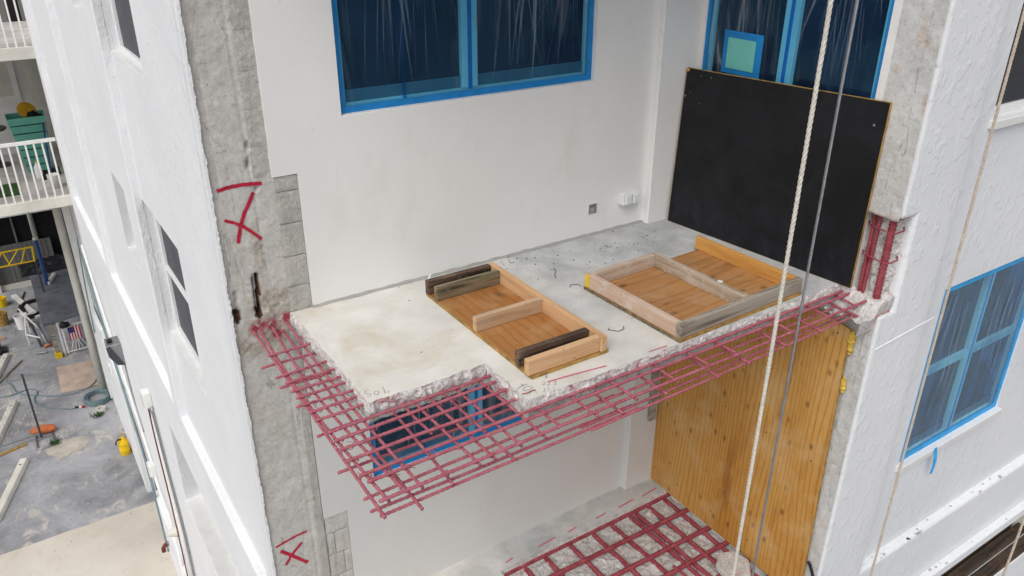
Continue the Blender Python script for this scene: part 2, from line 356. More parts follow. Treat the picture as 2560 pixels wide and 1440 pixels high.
# ------------------------------------------------------------------ mesh helpers
class MB:
    def __init__(s): s.v = []; s.f = []
    def add(s, vs, fs):
        o = len(s.v); s.v += [tuple(p) for p in vs]; s.f += [tuple(i + o for i in f) for f in fs]; return s
    def box(s, x0, x1, y0, y1, z0, z1):
        return s.add([(x0, y0, z0), (x1, y0, z0), (x1, y1, z0), (x0, y1, z0), (x0, y0, z1), (x1, y0, z1), (x1, y1, z1), (x0, y1, z1)],
                     [(0, 3, 2, 1), (4, 5, 6, 7), (0, 1, 5, 4), (1, 2, 6, 5), (2, 3, 7, 6), (3, 0, 4, 7)])
    def obox(s, p, q, wv, hv):
        """bar from p to q with full width vector wv and full height vector hv"""
        p, q, wv, hv = Vector(p), Vector(q), Vector(wv) / 2, Vector(hv) / 2
        vs = [a + sx * wv + sy * hv for a in (p, q) for sx, sy in ((-1, -1), (1, -1), (1, 1), (-1, 1))]
        return s.add(vs, [(0, 1, 2, 3), (7, 6, 5, 4), (0, 4, 5, 1), (1, 5, 6, 2), (2, 6, 7, 3), (3, 7, 4, 0)])
    def plate(s, c, t):
        """polygon c (list of points) extruded by vector t"""
        n = len(c); t = Vector(t); a = [Vector(p) for p in c]
        return s.add(a + [p + t for p in a], [tuple(range(n - 1, -1, -1)), tuple(range(n, 2 * n))] + [(i, (i + 1) % n, n + (i + 1) % n, n + i) for i in range(n)])
    def tube(s, pts, r, n=8, cap=True):
        P = [Vector(p) for p in pts]; m = len(P)
        rad = r if isinstance(r, (list, tuple)) else [r] * m
        d = (P[1] - P[0]).normalized()
        a = d.orthogonal().normalized()
        vs = []
        for i in range(m):
            t = (P[min(i + 1, m - 1)] - P[max(i - 1, 0)]).normalized()
            a = (a - t * a.dot(t)).normalized(); b = t.cross(a)
            for k in range(n):
                th = 2 * math.pi * k / n
                vs.append(P[i] + rad[i] * (math.cos(th) * a + math.sin(th) * b))
        fs = [(i * n + k, i * n + (k + 1) % n, (i + 1) * n + (k + 1) % n, (i + 1) * n + k) for i in range(m - 1) for k in range(n)]
        if cap: fs += [tuple(range(n - 1, -1, -1)), tuple(range((m - 1) * n, m * n))]
        return s.add(vs, fs)
    def lathe(s, c, prof, n=20, cap=True):
        c = Vector(c); m = len(prof)
        vs = [c + Vector((max(r, 1e-4) * math.cos(2 * math.pi * k / n), max(r, 1e-4) * math.sin(2 * math.pi * k / n), z)) for r, z in prof for k in range(n)]
        fs = [(i * n + k, i * n + (k + 1) % n, (i + 1) * n + (k + 1) % n, (i + 1) * n + k) for i in range(m - 1) for k in range(n)]
        if cap: fs += [tuple(range(n - 1, -1, -1)), tuple(range((m - 1) * n, m * n))]
        return s.add(vs, fs)
    def map(s, T): s.v = [tuple(T(*p)) for p in s.v]; return s
    def build(s, name, mat, parent=None, smooth=False, bevel=0.0, seg=1):
        me = bpy.data.meshes.new(name)
        me.from_pydata([tuple(p) for p in s.v], [], s.f)
        bm = bmesh.new(); bm.from_mesh(me)
        bmesh.ops.recalc_face_normals(bm, faces=bm.faces); bm.to_mesh(me); bm.free()
        if smooth: me.polygons.foreach_set('use_smooth', [True] * len(me.polygons))
        me.materials.append(MT[mat] if isinstance(mat, str) else mat)
        o = bpy.data.objects.new(name, me); COL.objects.link(o)
        if parent is not None:
            o.parent = parent
            q = parent; off = Vector((0, 0, 0))
            while q is not None: off += q.location; q = q.parent
            o.location = -off
        if bevel:
            b = o.modifiers.new('bevel', 'BEVEL'); b.width = bevel; b.segments = seg; b.limit_method = 'ANGLE'
        return o
def bx(name, mat, parent, *a, bevel=0.0): return MB().box(*a).build(name, mat, parent, bevel=bevel)
def tag(o, label, cat=None, group=None, kind=None):
    if label: o['label'] = label
    if cat: o['category'] = cat
    if group: o['group'] = group
    if kind: o['kind'] = kind
    return o
def thing(name, loc, label, cat, group=None):
    o = bpy.data.objects.new(name, None); COL.objects.link(o); o.location = loc; o.empty_display_size = .1
    return tag(o, label, cat, group)
def N(x, y, z, s=1.0): return noise.noise(Vector((x * s, y * s, z * s)))
def cells(mb, us, zs, solid, d0, d1, T, back=True):
    """wall sheet cut in rectangular cells; (u,d,z) mapped by T; faces only where solid meets void"""
    us = sorted(set(us)); zs = sorted(set(zs))
    S = [[solid((us[i] + us[i + 1]) / 2, (zs[j] + zs[j + 1]) / 2) for j in range(len(zs) - 1)] for i in range(len(us) - 1)]
    def s_(i, j): return 0 <= i < len(us) - 1 and 0 <= j < len(zs) - 1 and S[i][j]
    for i in range(len(us) - 1):
        for j in range(len(zs) - 1):
            if not S[i][j]: continue
            a, b, c, d = us[i], us[i + 1], zs[j], zs[j + 1]
            Q = []
            Q.append([(a, d0, c), (b, d0, c), (b, d0, d), (a, d0, d)])
            if back: Q.append([(b, d1, c), (a, d1, c), (a, d1, d), (b, d1, d)])
            if not s_(i - 1, j): Q.append([(a, d1, c), (a, d0, c), (a, d0, d), (a, d1, d)])
            if not s_(i + 1, j): Q.append([(b, d0, c), (b, d1, c), (b, d1, d), (b, d0, d)])
            if not s_(i, j - 1): Q.append([(a, d1, c), (b, d1, c), (b, d0, c), (a, d0, c)])
            if not s_(i, j + 1): Q.append([(a, d0, d), (b, d0, d), (b, d1, d), (a, d1, d)])
            for q in Q: mb.add([T(*p) for p in q], [(0, 1, 2, 3)])
def weld(o, d=1e-4):
    bm = bmesh.new(); bm.from_mesh(o.data); bmesh.ops.remove_doubles(bm, verts=bm.verts, dist=d)
    bmesh.ops.recalc_face_normals(bm, faces=bm.faces); bm.to_mesh(o.data); bm.free(); return o
def vcol(o, name, fn):
    at = o.data.attributes.new(name, 'FLOAT', 'POINT')
    at.data.foreach_set('value', [fn(v.co) for v in o.data.vertices])
inh = lambda u, z, H: any(h[0] < u < h[1] and h[2] < z < h[3] for h in H)
TY = lambda Y: (lambda u, d, z: (u, Y + d, z))
TX = lambda X: (lambda u, d, z: (X + d, u, z))

# ------------------------------------------------------------------ ground
GZ = -7.7
g = MB().add([(-150, -150, GZ), (150, -150, GZ), (150, 150, GZ), (-150, 150, GZ)], [(0, 1, 2, 3)]).build('ground', 'asphalt')
tag(g, None, kind='structure')
edge = [(-8 + i * .18, 13.035 + .02 * N(i * .5, 0, 1) + .012 * N(i * 1.7, 3, 0)) for i in range(60)]
ap = MB().add([(x, y, GZ + .006) for x, y in edge] + [(3, 2, GZ + .006), (-8, 2, GZ + .006)], [tuple(range(len(edge) + 2))]).build('concrete_apron', 'apron')
tag(ap, None, kind='structure')
pp = [(-.66, 15.84), (-.45, 15.97), (-.2, 15.95), (.02, 15.9), (.1, 15.84), (.14, 15.7), (.07, 15.5), (-.08, 15.42), (-.22, 15.44), (-.3, 15.36), (-.42, 15.33), (-.5, 15.34), (-.53, 15.48), (-.63, 15.56)]
pj = []
for i in range(len(pp)):
    a, b = Vector(pp[i] + (0,)), Vector(pp[(i + 1) % len(pp)] + (0,))
    for k in range(5):
        p = a.lerp(b, k / 5); pj.append((p.x + .018 * N(p.x, p.y, 2, 14), p.y + .018 * N(p.x, p.y, 7, 14), GZ + .006))
tag(MB().add(pj, [tuple(range(len(pj)))]).build('concrete_patch', 'patch'), None, kind='structure')

# ------------------------------------------------------------------ main building
B = thing('apartment_building', (0.86, 4.185, GZ), 'white stucco apartment block under concrete repair with stripped corner and broken balcony', 'building')
FX, FY = 0.86, 2.39          # left facade plane (faces -x), right facade plane (faces -y)
BW = 4.185                   # balcony back wall plane
# --- left facade: recessed panels at FX+.07 between proud pilasters, proud wall below the ledge
PAN = .07
WIN_A = [(5.9, 7.2, 1.10, 2.30), (5.9, 7.2, -1.45, -.15)]
WIN_S = [(8.35, 9.10, 1.25, 2.1), (8.35, 9.10, -1.28, -.40), (11.5, 12.12, 1.25, 2.1), (11.5, 12.12, -1.28, -.40)]
WIN_L = [(4.9, 8.35, -4.28, -3.12)]
DOORS = [(11.9, 13.3, GZ - .05, -5.6)]
mb = MB()
H1 = WIN_A + WIN_S
us = [4.25, 15.5] + [v for h in H1 for v in h[:2]]; zs = [-2.5, 3.6] + [v for h in H1 for v in h[2:]]
cells(mb, us, zs, lambda u, z: not inh(u, z, H1), PAN, .34, TX(FX))
lw = mb.build('wall_panel', 'stucco', B); weld(lw)
PIL = [(4.25, 4.42), (7.2, 7.46), (11.13, 11.42), (14.8, 15.5)]
for a, b in PIL: bx('pilaster', 'stucco', B, FX, FX + PAN + .01, a, b, -2.41, 3.6, bevel=.008)
mb = MB()
H2 = WIN_L + DOORS
us = [4.25, 15.5] + [v for h in H2 for v in h[:2]]; zs = [GZ - .05, -2.4] + [v for h in H2 for v in h[2:]]
cells(mb, us, zs, lambda u, z: not inh(u, z, H2), 0, .34, TX(FX))
lo = weld(mb.build('lower_wall', 'stucco', B))
bv = lo.modifiers.new('bevel', 'BEVEL'); bv.width = .012; bv.segments = 2; bv.limit_method = 'ANGLE'
bx('plinth', 'stucco', B, .785, .86, 13.35, 17.0, GZ - .05, -5.4, bevel=.006)
bx('plinth', 'stucco', B, .785, .86, 4.2, 11.85, GZ - .05, -6.6, bevel=.006)
# windows of the left facade
def win(parent, T, u0, u1, z0, z1, dep, mv=(), mh=(), pane='glass', fw=.045, sill=None):
    f = MB()
    D0, D1 = dep, dep + .05
    f.box(u0, u1, D0, D1, z0, z0 + fw).box(u0, u1, D0, D1, z1 - fw, z1).box(u0, u0 + fw, D0, D1, z0 + fw, z1 - fw).box(u1 - fw, u1, D0, D1, z0 + fw, z1 - fw)
    for a, b in mv: f.box(a, b, D0 - .008, D1, z0 + fw, z1 - fw)
    for a, b in mh: f.box(u0 + fw, u1 - fw, D0 + .004, D1, a, b)
    fr = f.map(T).build('window', 'frame', parent, bevel=.003)
    p = MB().box(u0 + fw * .5, u1 - fw * .5, D0 + .026, D0 + .036, z0 + fw * .5, z1 - fw * .5).map(T).build('pane', pane, fr)
    if sill: MB().box(u0 + .002, u1 - .002, sill[0], dep, z0 - .035, z0 + .002).map(T).build('sill', 'white', fr, bevel=.004)
    return fr
for h in WIN_A:
    wf = win(B, TX(FX), *h, .14, mh=[((h[2] + h[3]) / 2 - .03, (h[2] + h[3]) / 2 + .02)], pane='screen', fw=.03, sill=(.072,))
for h in WIN_S: win(B, TX(FX), *h, .17, pane='glass', fw=.03, sill=(.072,))
for h in WIN_L: win(B, TX(FX), *h, .21, mv=[(6.6, 6.66)], pane='glass', fw=.04, sill=(.002,))
gd = bx('garage_door', 'brown', B, FX + .07, FX + .12, 11.9, 13.3, GZ, -5.6)
for k in range(1, 5): bx('panel_groove', 'dark', gd, FX + .066, FX + .0695, 11.92, 13.28, GZ + k * .42 - .006, GZ + k * .42 + .006)

# --- stripped corner pier (rough concrete face, parallel to the back wall)
def broken_zone(x, z):
    f = 0
    for zc, hh in ((-.02, .26), (-2.55, .28)):
        a = max(0, 1 - abs(z - zc) / hh)
        f = max(f, min(1, 2.4 * a))
    # a spalled streak climbs up the arris line
    f = max(f, .9 * max(0, 1 - abs(x - 1.07 + .03 * N(z, 0, 0, 4)) / .06) * max(0, min(1, (.75 - z) / .35)) * (1 if z > -.1 else 0))
    wob = 1.3 * N(x, z, 3.3, 6) + .8 * N(x, z, 7, 16)
    return max(0, min(1, f * (1.2 + wob) - .25)) * max(0, min(1, (1.25 - x + .03 * N(z, 2, 0, 9)) / .05))
def seg_d(x, z, pts):
    best = 9
    for (a, b), (c, d) in zip(pts, pts[1:]):
        vx, vz = c - a, d - b; t = max(0, min(1, ((x - a) * vx + (z - b) * vz) / (vx * vx + vz * vz)))
        best = min(best, math.hypot(x - a - t * vx, z - b - t * vz))
    return best
GASH = [(1.040, .275), (1.037, .21), (1.033, .13), (1.026, .03)]
CRK = [[(.925, .56), (.944, .444), (.962, .318), (.976, .248), (.97, .15)], [(.906, 1.7), (.914, 1.2), (.918, 1.03), (.925, .8)], [(1.078, 1.75), (1.085, 1.3), (1.095, .9), (1.105, .45), (1.12, .2)],
       [(1.145, -.3), (1.15, -1.0), (1.16, -1.6), (1.165, -2.2)]]
SP = [(.905, .06, .03, .09), (.915, .17, .016, .05), (1.10, 1.02, .012, .03), (1.09, .92, .012, .04), (1.115, .78, .012, .018)]
def pier_y(x, z):
    b = broken_zone(x, z) * max(0, min(1, (1.22 - x) / .06))
    y = 4.203 + .0035 * N(x, z, 0, 14) + .002 * N(x, z, 5, 45) + .003 * N(x, z, 2, 4)
    y += b * (.012 * N(x, z, 1, 7) + .008 * N(x, z, 8, 19) + .009 * N(x, z, 3, 41) - .003)
    y += .06 * max(0, 1 - (seg_d(x, z, GASH) / (.018 + .006 * N(x, z, 1, 30)))) ** .6 if seg_d(x, z, GASH) < .024 else 0
    for c in CRK:
        d = seg_d(x, z, c)
        if d < .010: y += .006 * (1 - d / .010)
    for sx, sz, rx, rz in SP:
        q = ((x - sx) / rx) ** 2 + ((z - sz) / rz) ** 2
        if q < 1: y += .03 * (1 - q) * (1 + .8 * N(x, z, 4, 40))
    return y
mb = MB(); nx, nz = 56, 480
X0, X1, Z0, Z1 = .872, 1.432, -2.62, 2.5
for j in range(nz + 1):
    for i in range(nx + 1):
        x = X0 + (X1 - X0) * i / nx; z = Z0 + (Z1 - Z0) * j / nz
        mb.v.append((x, pier_y(x, z), z))
mb.f = [(j * (nx + 1) + i, j * (nx + 1) + i + 1, (j + 1) * (nx + 1) + i + 1, (j + 1) * (nx + 1) + i) for j in range(nz) for i in range(nx)]
pier = mb.build('concrete_pier', 'conc', B, smooth=True)
vcol(pier, 'broken', lambda c: broken_zone(c.x, c.z))
vcol(pier, 'rust', lambda c: 1.0 if seg_d(c.x, c.z, GASH) < .018 or (((c.x - .905) / .022) ** 2 + ((c.z - .05) / .05) ** 2 < 1) else 0.0)
PAINT_AT = [(1.0, -.055), (1.03, -.04), (1.09, -.05), (1.12, -.12), (1.18, -.03)]
vcol(pier, 'paint', lambda c: max(0, 1 - min(math.hypot(c.x - a, c.z - b) for a, b in PAINT_AT) / .055) * 1.6)
# ragged broken stucco edge beside the pier
mb = MB(); n = 1100
for j in range(n + 1):
    z = -7.6 + 10.1 * j / n
    e = FX + .016 + .007 * N(0, z, 1, 7) + .008 * N(0, z, 4, 28) + .006 * N(0, z, 9, 70)
    mb.v += [(FX, 4.262, z), (FX, 4.186, z), (e, 4.184 + .002 * N(z, 1, 1, 40), z), (e + .004, 4.222, z)]
for j in range(n): mb.f += [(4 * j + k, 4 * j + k + 1, 4 * j + k + 5, 4 * j + k + 4) for k in range(3)]
mb.build('stucco_edge', 'stucco', B)
# solid core behind the pier (casts the shade inside)
MB().box(FX + .02, 1.46, 4.28, 4.42, GZ, 3.6).build('pier_core', 'mortar', B)
# --- balcony back walls (painted), openings for windows and for the stripped patches
W_UP = (1.63, 3.42, 1.11, 2.30); W_LO = (1.63, 3.42, -1.44, -.25)
VOID = [(1.19, 1.205, -3, 4), (1.19, 1.345, -.02, .83), (1.19, 1.245, -2.6, -.1), (1.19, 1.415, -2.6, -1.6)]
H3 = [W_UP, W_LO] + VOID
mb = MB()
us = [1.19, 3.95] + [v for h in H3 for v in h[:2]]; zs = [-2.6, -.06, 3.6] + [v for h in H3 for v in h[2:] if -2.6 <= v <= 3.6]
cells(mb, us, zs, lambda u, z: z > -.06 and not inh(u, z, H3), 0, .24, TY(BW))
weld(mb.build('balcony_back_wall', 'paint', B))
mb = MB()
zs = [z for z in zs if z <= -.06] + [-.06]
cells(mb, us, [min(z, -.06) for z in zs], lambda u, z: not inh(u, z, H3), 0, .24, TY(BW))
weld(mb.build('balcony_back_wall', 'paint_shade_scuffed', B))
MB().box(1.43, 3.95, BW + .24, BW + .3, -2.6, -.0).build('wall_backing', 'dark', B)
bx('corner_column', 'paint', B, 3.95, 4.302, 4.125, 4.42, -.06, 3.6, bevel=.006)
bx('corner_column', 'paint_shade_scuffed', B, 3.95, 4.302, 4.125, 4.42, -2.6, -.062, bevel=.006)
bx('base_course', 'stucco', B, FX + .3, 7.0, 4.19, 4.42, GZ, -2.75)
# --- exposed blocks: each its own piece
def block(x0, x1, z0, z1, m='block', y=4.192):
    mb = MB(); nx, nz = max(2, int((x1 - x0) / .02)), max(2, int((z1 - z0) / .02))
    for j in range(nz + 1):
        for i in range(nx + 1):
            x = x0 + (x1 - x0) * i / nx; z = z0 + (z1 - z0) * j / nz
            e = .0025 if i in (0, nx) or j in (0, nz) else 0
            mb.v.append((x + .002 * N(x, z, 1, 50), y + e + .002 * N(x, z, 2, 18) + .0015 * N(x, z, 6, 60), z + .002 * N(x, z, 9, 50)))
    k = len(mb.v)
    mb.f = [(j * (nx + 1) + i, j * (nx + 1) + i + 1, (j + 1) * (nx + 1) + i + 1, (j + 1) * (nx + 1) + i) for j in range(nz) for i in range(nx)]
    ring = [i for i in range(nx + 1)] + [j * (nx + 1) + nx for j in range(1, nz + 1)] + [nz * (nx + 1) + i for i in range(nx - 1, -1, -1)] + [j * (nx + 1) for j in range(nz - 1, 0, -1)]
    bk = [(mb.v[i][0], y + .03, mb.v[i][2]) for i in ring]; mb.v += bk
    L = len(ring); mb.f += [(ring[a], ring[(a + 1) % L], k + (a + 1) % L, k + a) for a in range(L)]
    return mb.build('block', m, B, smooth=False)
for z0, z1 in ((0.0, .155), (.163, .345), (.353, .545), (.553, .735), (.743, .825)):
    block(1.213, 1.342, z0, z1)
for z0, z1 in ((.84, 1.0), (1.008, 1.2), (1.208, 1.4), (1.408, 1.6), (1.608, 1.8)):
    block(1.108, 1.202, z0, z1, y=4.1985)
for z0, z1, c in ((-1.745, -1.608, None), (-1.94, -1.753, 1.305), (-2.14, -1.948, 1.36), (-2.34, -2.148, 1.30), (-2.54, -2.348, 1.35)):
    if c is None: block(1.252, 1.412, z0, z1, 'block2')
    else: block(1.252, c - .004, z0, z1, 'block2'); block(c + .004, 1.412, z0, z1, 'block2')
bx('render_strip', 'block', B, 1.19, 1.24, 4.188, 4.21, -2.6, -.13)
# --- red spray marks
def ribbon(pts, wd, mat, surf, name='paint_mark', jit=.25, parent=B):
    P = [Vector((a, b)) for a, b in pts]
    fine = []
    for a, b in zip(P, P[1:]):
        k = max(2, int((b - a).length / .006))
        fine += [a.lerp(b, i / k) for i in range(k)]
    fine.append(P[-1]); mb = MB(); n = len(fine)
    for i, p in enumerate(fine):
        t = (fine[min(i + 1, n - 1)] - fine[max(i - 1, 0)]).normalized(); nn = Vector((-t.y, t.x))
        for k in (-1, -.5, 0, .5, 1):
            q = p + nn * wd * .5 * k * (1 + jit * N(p.x, p.y, k, 60))
            mb.v.append(surf(q.x, q.y))
    mb.f = [(5 * i + k, 5 * i + k + 1, 5 * i + k + 6, 5 * i + k + 5) for i in range(n - 1) for k in range(4)]
    return mb.build(name, mat, parent)
pf = lambda x, z: (x, min(pier_y(x, z), pier_y(x + .004, z), pier_y(x - .004, z), pier_y(x, z + .006), pier_y(x, z - .006)) - .0025, z)
for m, wd in (([(.908, .804), (.972, .813), (1.034, .815), (1.096, .811), (1.147, .804)], .021), ([(1.096, .764), (1.069, .715), (1.034, .659), (1.001, .589), (.975, .491)], .021), ([(.922, .636), (.969, .613), (1.018, .58), (1.066, .53), (1.105, .487)], .018),
          ([(.907, -1.683), (.98, -1.669), (1.054, -1.657), (1.125, -1.654)], .016), ([(1.08, -1.73), (1.029, -1.777), (.993, -1.812), (.953, -1.869)], .02), ([(.934, -1.731), (.986, -1.788), (1.041, -1.854), (1.102, -1.922)], .024)):
    ribbon(m, wd, 'red_spray', pf)

# --- upper balcony slab (broken edge) -------------------------------------------------
OUT = [(1.212, 4.19), (1.210, 3.60), (1.206, 3.072), (1.868, 3.072), (1.868, 2.668), (3.0, 2.668), (4.30, 2.672)]
def edge_pts(out, step=.018, amp=.012):
    r = []
    for (a, b), (c, d) in zip(out, out[1:]):
        L = math.hypot(c - a, d - b); k = max(1, int(L / step))
        nxv, nyv = -(d - b) / L, (c - a) / L
        for i in range(k):
            x, y = a + (c - a) * i / k, b + (d - b) * i / k
            o = amp * N(x, y, 0, 11) + amp * .7 * N(x, y, 4, 33)
            r.append((x + nxv * o, y + nyv * o, -nxv, -nyv))
    r.append((*out[-1], r[-1][2], r[-1][3])); return r
def broken_slab(name, out, close, z, thick, top_mat):
    e = edge_pts(out)
    top = [(x, y, z) for x, y, _, _ in e] + [(x, y, z) for x, y in close]
    s = MB().add(top, [tuple(range(len(top)))]).build(name, top_mat, B)
    mb = MB(); lv = 9; n = len(e)
    for k in range(lv + 1):
        t = k / lv
        prof = .010 * math.sin(math.pi * min(1, t * 1.2)) - .010 * t
        for i, (x, y, ax, ay) in enumerate(e):
            zz = z - thick * t
            pk = prof * (.25 if ax < -.5 else 1.0)
            o = pk + (0 if k == 0 else .007 * N(x, y, zz, 11) + .008 * N(x, y, zz + 3, 34) + .009 * N(x, y, zz + 6, 70))
            mb.v.append((x + ax * o, y + ay * o, zz + (0 if k == 0 else .008 * N(x, y, zz + 9, 30))))
    mb.f = [(k * n + i, k * n + i + 1, (k + 1) * n + i + 1, (k + 1) * n + i) for k in range(lv) for i in range(n - 1)]
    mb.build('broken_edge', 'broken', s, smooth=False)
    bot = [(x, y, z - thick + .004) for x, y in ((1.228, 4.19), (1.228, 3.092), (1.888, 3.092), (1.888, 2.69), (4.31, 2.69), (4.31, 4.19))]
    MB().add(bot, [tuple(range(len(bot)))]).build('soffit', 'paint', s)
    return s
slab = broken_slab('balcony_slab', OUT, [(4.31, 4.19)], 0.0, .125, 'floor')
# gritty joint where floor meets wall
mb = MB(); n = 160
for i in range(n + 1):
    x = 1.34 + 2.62 * i / n
    a = .012 + .01 * N(x, 0, 0, 7) + .008 * N(x, 2, 0, 25)
    mb.v += [(x, 4.187, .004 + .012 + .008 * N(x, 5, 0, 12)), (x, 4.18 - max(.003, a), .002)]
mb.f = [(2 * i, 2 * i + 1, 2 * i + 3, 2 * i + 2) for i in range(n)]
mb.build('wall_joint', 'mortar', B)
# slab of the balcony above (throws the shade on the back wall)
bx('balcony_slab', 'paint', B, 1.2, 4.3, 3.15, 4.184, 2.44, 2.56)
# marks on the floor
fz = lambda x, y: (x, y, .0025)
for p in ([(1.912, 2.815), (1.916, 2.781)], [(1.929, 2.8), (1.868, 2.776)], [(1.909, 2.785), (1.943, 2.79)],
          [(1.93, 2.772), (1.902, 2.767), (1.89, 2.757), (1.898, 2.746), (1.924, 2.74), (1.945, 2.749), (1.944, 2.762), (1.93, 2.772)],
          [(1.935, 2.697), (1.942, 2.719), (1.921, 2.728), (1.907, 2.715), (1.885, 2.712), (1.884, 2.73)],
          [(2.048, 2.782), (2.07, 2.806), (2.056, 2.778)], [(2.012, 2.764), (2.027, 2.759), (2.02, 2.746), (2.001, 2.744), (2.016, 2.734)],
          [(2.033, 2.746), (2.046, 2.747), (2.038, 2.729), (2.022, 2.73), (2.03, 2.72)], [(2.064, 2.735), (2.081, 2.733), (2.065, 2.716), (2.05, 2.712), (2.064, 2.707)],
          [(1.993, 2.708), (1.968, 2.684)], [(2.014, 2.708), (2.002, 2.689), (1.996, 2.691)], [(2.035, 2.695), (2.029, 2.68)],
          [(1.25, 3.175), (1.232, 3.179), (1.222, 3.161), (1.233, 3.146), (1.243, 3.132), (1.233, 3.118), (1.22, 3.126)],
          [(1.268, 3.143), (1.282, 3.146), (1.285, 3.132), (1.271, 3.114), (1.257, 3.119), (1.259, 3.133), (1.268, 3.143)],
          [(1.315, 3.165), (1.321, 3.161), (1.304, 3.099)], [(1.322, 3.116), (1.328, 3.112), (1.32, 3.097)]):
    ribbon(p, .0028, 'pencil', fz, 'pencil_mark', parent=slab)
ribbon([(1.868, 2.728), (1.896, 2.724), (1.946, 2.727)], .007, 'red_spray', fz, 'paint_line', parent=slab)
ribbon([(2.042, 2.75), (2.207, 2.733), (2.39, 2.708)], .009, 'pink_spray', fz, 'paint_line', parent=slab)
ribbon([(2.673, 2.696), (2.802, 2.688)], .008, 'pink_spray', fz, 'paint_line', parent=slab)

# --- lower balcony slab with chipped trench
LZ = -2.55
mb = MB()
TX0, TX1, TY0, TY1 = 2.50, 4.30, 2.45, 3.925
for (x0, x1, y0, y1) in ((1.2, TX0, 2.4, 4.19), (TX0, 4.31, TY1, 4.19)):
    mb.box(x0, x1, y0, y1, LZ - .2, LZ)
ls = mb.build('balcony_slab', 'floor', B)
mb = MB(); nx, ny = 130, 110
def trench_z(x, y):
    z = LZ - .078 + .022 * N(x, y, 0, 9) + .014 * N(x, y, 3, 24) + .008 * N(x, y, 7, 60)
    e = min(x - TX0, TY1 - y)
    if e < .03: z = z + (LZ - .004 - z) * (1 - max(0, e) / .03) ** .7
    return z
for j in range(ny + 1):
    for i in range(nx + 1):
        x = TX0 + (TX1 - TX0) * i / nx; y = TY0 + (TY1 - TY0) * j / ny
        mb.v.append((x, y + (.012 * N(x, 0, 1, 13) if j == ny else 0), trench_z(x, y)))
mb.f = [(j * (nx + 1) + i, j * (nx + 1) + i + 1, (j + 1) * (nx + 1) + i + 1, (j + 1) * (nx + 1) + i) for j in range(ny) for i in range(nx)]
mb.build('chipped_trench', 'rubble', ls)
lf = lambda x, y: (x, y, LZ + .003)
for x0, x1 in ((2.58, 2.66), (2.9, 3.08), (3.2, 3.3), (3.5, 3.62), (3.75, 3.93), (4.02, 4.2)):
    ribbon([(x0, 3.975), ((x0 + x1) / 2, 3.98), (x1, 3.985)], .012, 'pink_spray', lf, 'paint_line', parent=ls)

# --- right wall of the recess and its stripped end
RX = 4.30
W_R = (2.70, 4.08, .95, 2.30)
mb = MB()
us = [2.62, 4.13, W_R[0], W_R[1]]; zs = [-3.0, 3.6, W_R[2], W_R[3]]
cells(mb, us, zs, lambda u, z: not inh(u, z, [W_R]), 0, .3, TX(RX))
weld(mb.build('balcony_side_wall', 'paint', B))
# stripped concrete jamb, full height except the pocket
def jamb_x(y, z): return RX - .004 + .004 * N(y, z, 0, 13) + .003 * N(y, z, 4, 40)
PKT = (-.12, .505)
def jgrid(z0, z1, name):
    mb = MB(); ny, nz = 16, max(4, int((z1 - z0) / .016))
    for j in range(nz + 1):
        for i in range(ny + 1):
            y = FY + .003 + (2.652 - FY) * i / ny; z = z0 + (z1 - z0) * j / nz
            if j == 0 and z0 > 0: z += .012 * N(y, 3, 0, 15)
            mb.v.append((jamb_x(y, z), y, z))
    mb.f = [(j * (ny + 1) + i, j * (ny + 1) + i + 1, (j + 1) * (ny + 1) + i + 1, (j + 1) * (ny + 1) + i) for j in range(nz) for i in range(ny)]
    k = len(mb.v); mb.v += [(p[0] + .14, p[1], p[2]) for p in mb.v[:ny + 1]]
    mb.f += [(i, k + i, k + i + 1, i + 1) for i in range(ny)]
    t = (nz) * (ny + 1); k = len(mb.v); mb.v += [(p[0] + .14, p[1], p[2]) for p in mb.v[t:t + ny + 1]]
    mb.f += [(t + i, t + i + 1, k + i + 1, k + i) for i in range(ny)]
    o = mb.build(name, 'jamb', B, smooth=True)
    vcol(o, 'broken', lambda c: max(0, min(1, max(1 - abs(c.z - PKT[1]) / .05, 1 - abs(c.z - PKT[0]) / .14, (N(c.y, c.z, 3, 9) - .38) * 6))))
    vcol(o, 'rust', lambda c: 0.0)
    vcol(o, 'paint', lambda c: max(0, 1 - abs(c.z - PKT[0]) / .09) * .8)
    return o
jgrid(PKT[1], 3.6, 'pillar_face'); jgrid(-3.2, PKT[0], 'pillar_face')
# pocket bed
mb = MB(); n1, n2 = 24, 52
for j in range(n2 + 1):
    for i in range(n1 + 1):
        z = PKT[0] - .01 + (PKT[1] + .03 - PKT[0]) * j / n2
        t = i / n1
        if t < .5: x, y = RX + .085 + .02 * N(z, t, 0, 6), 2.64 - (2.64 - 2.475) * (t / .5)
        else: x, y = RX + .085 + (.11) * ((t - .5) / .5), 2.475 - .07 * ((t - .5) / .5) ** 3
        mb.v.append((x + .014 * N(x, y, z, 14) + .009 * N(x, y, z, 38), y + .012 * N(x, y, z + 4, 16) + .006 * N(x, y, z, 45), z))
mb.f = [(j * (n1 + 1) + i, j * (n1 + 1) + i + 1, (j + 1) * (n1 + 1) + i + 1, (j + 1) * (n1 + 1) + i) for j in range(n2) for i in range(n1)]
mb.build('pillar_pocket', 'rubble', B)
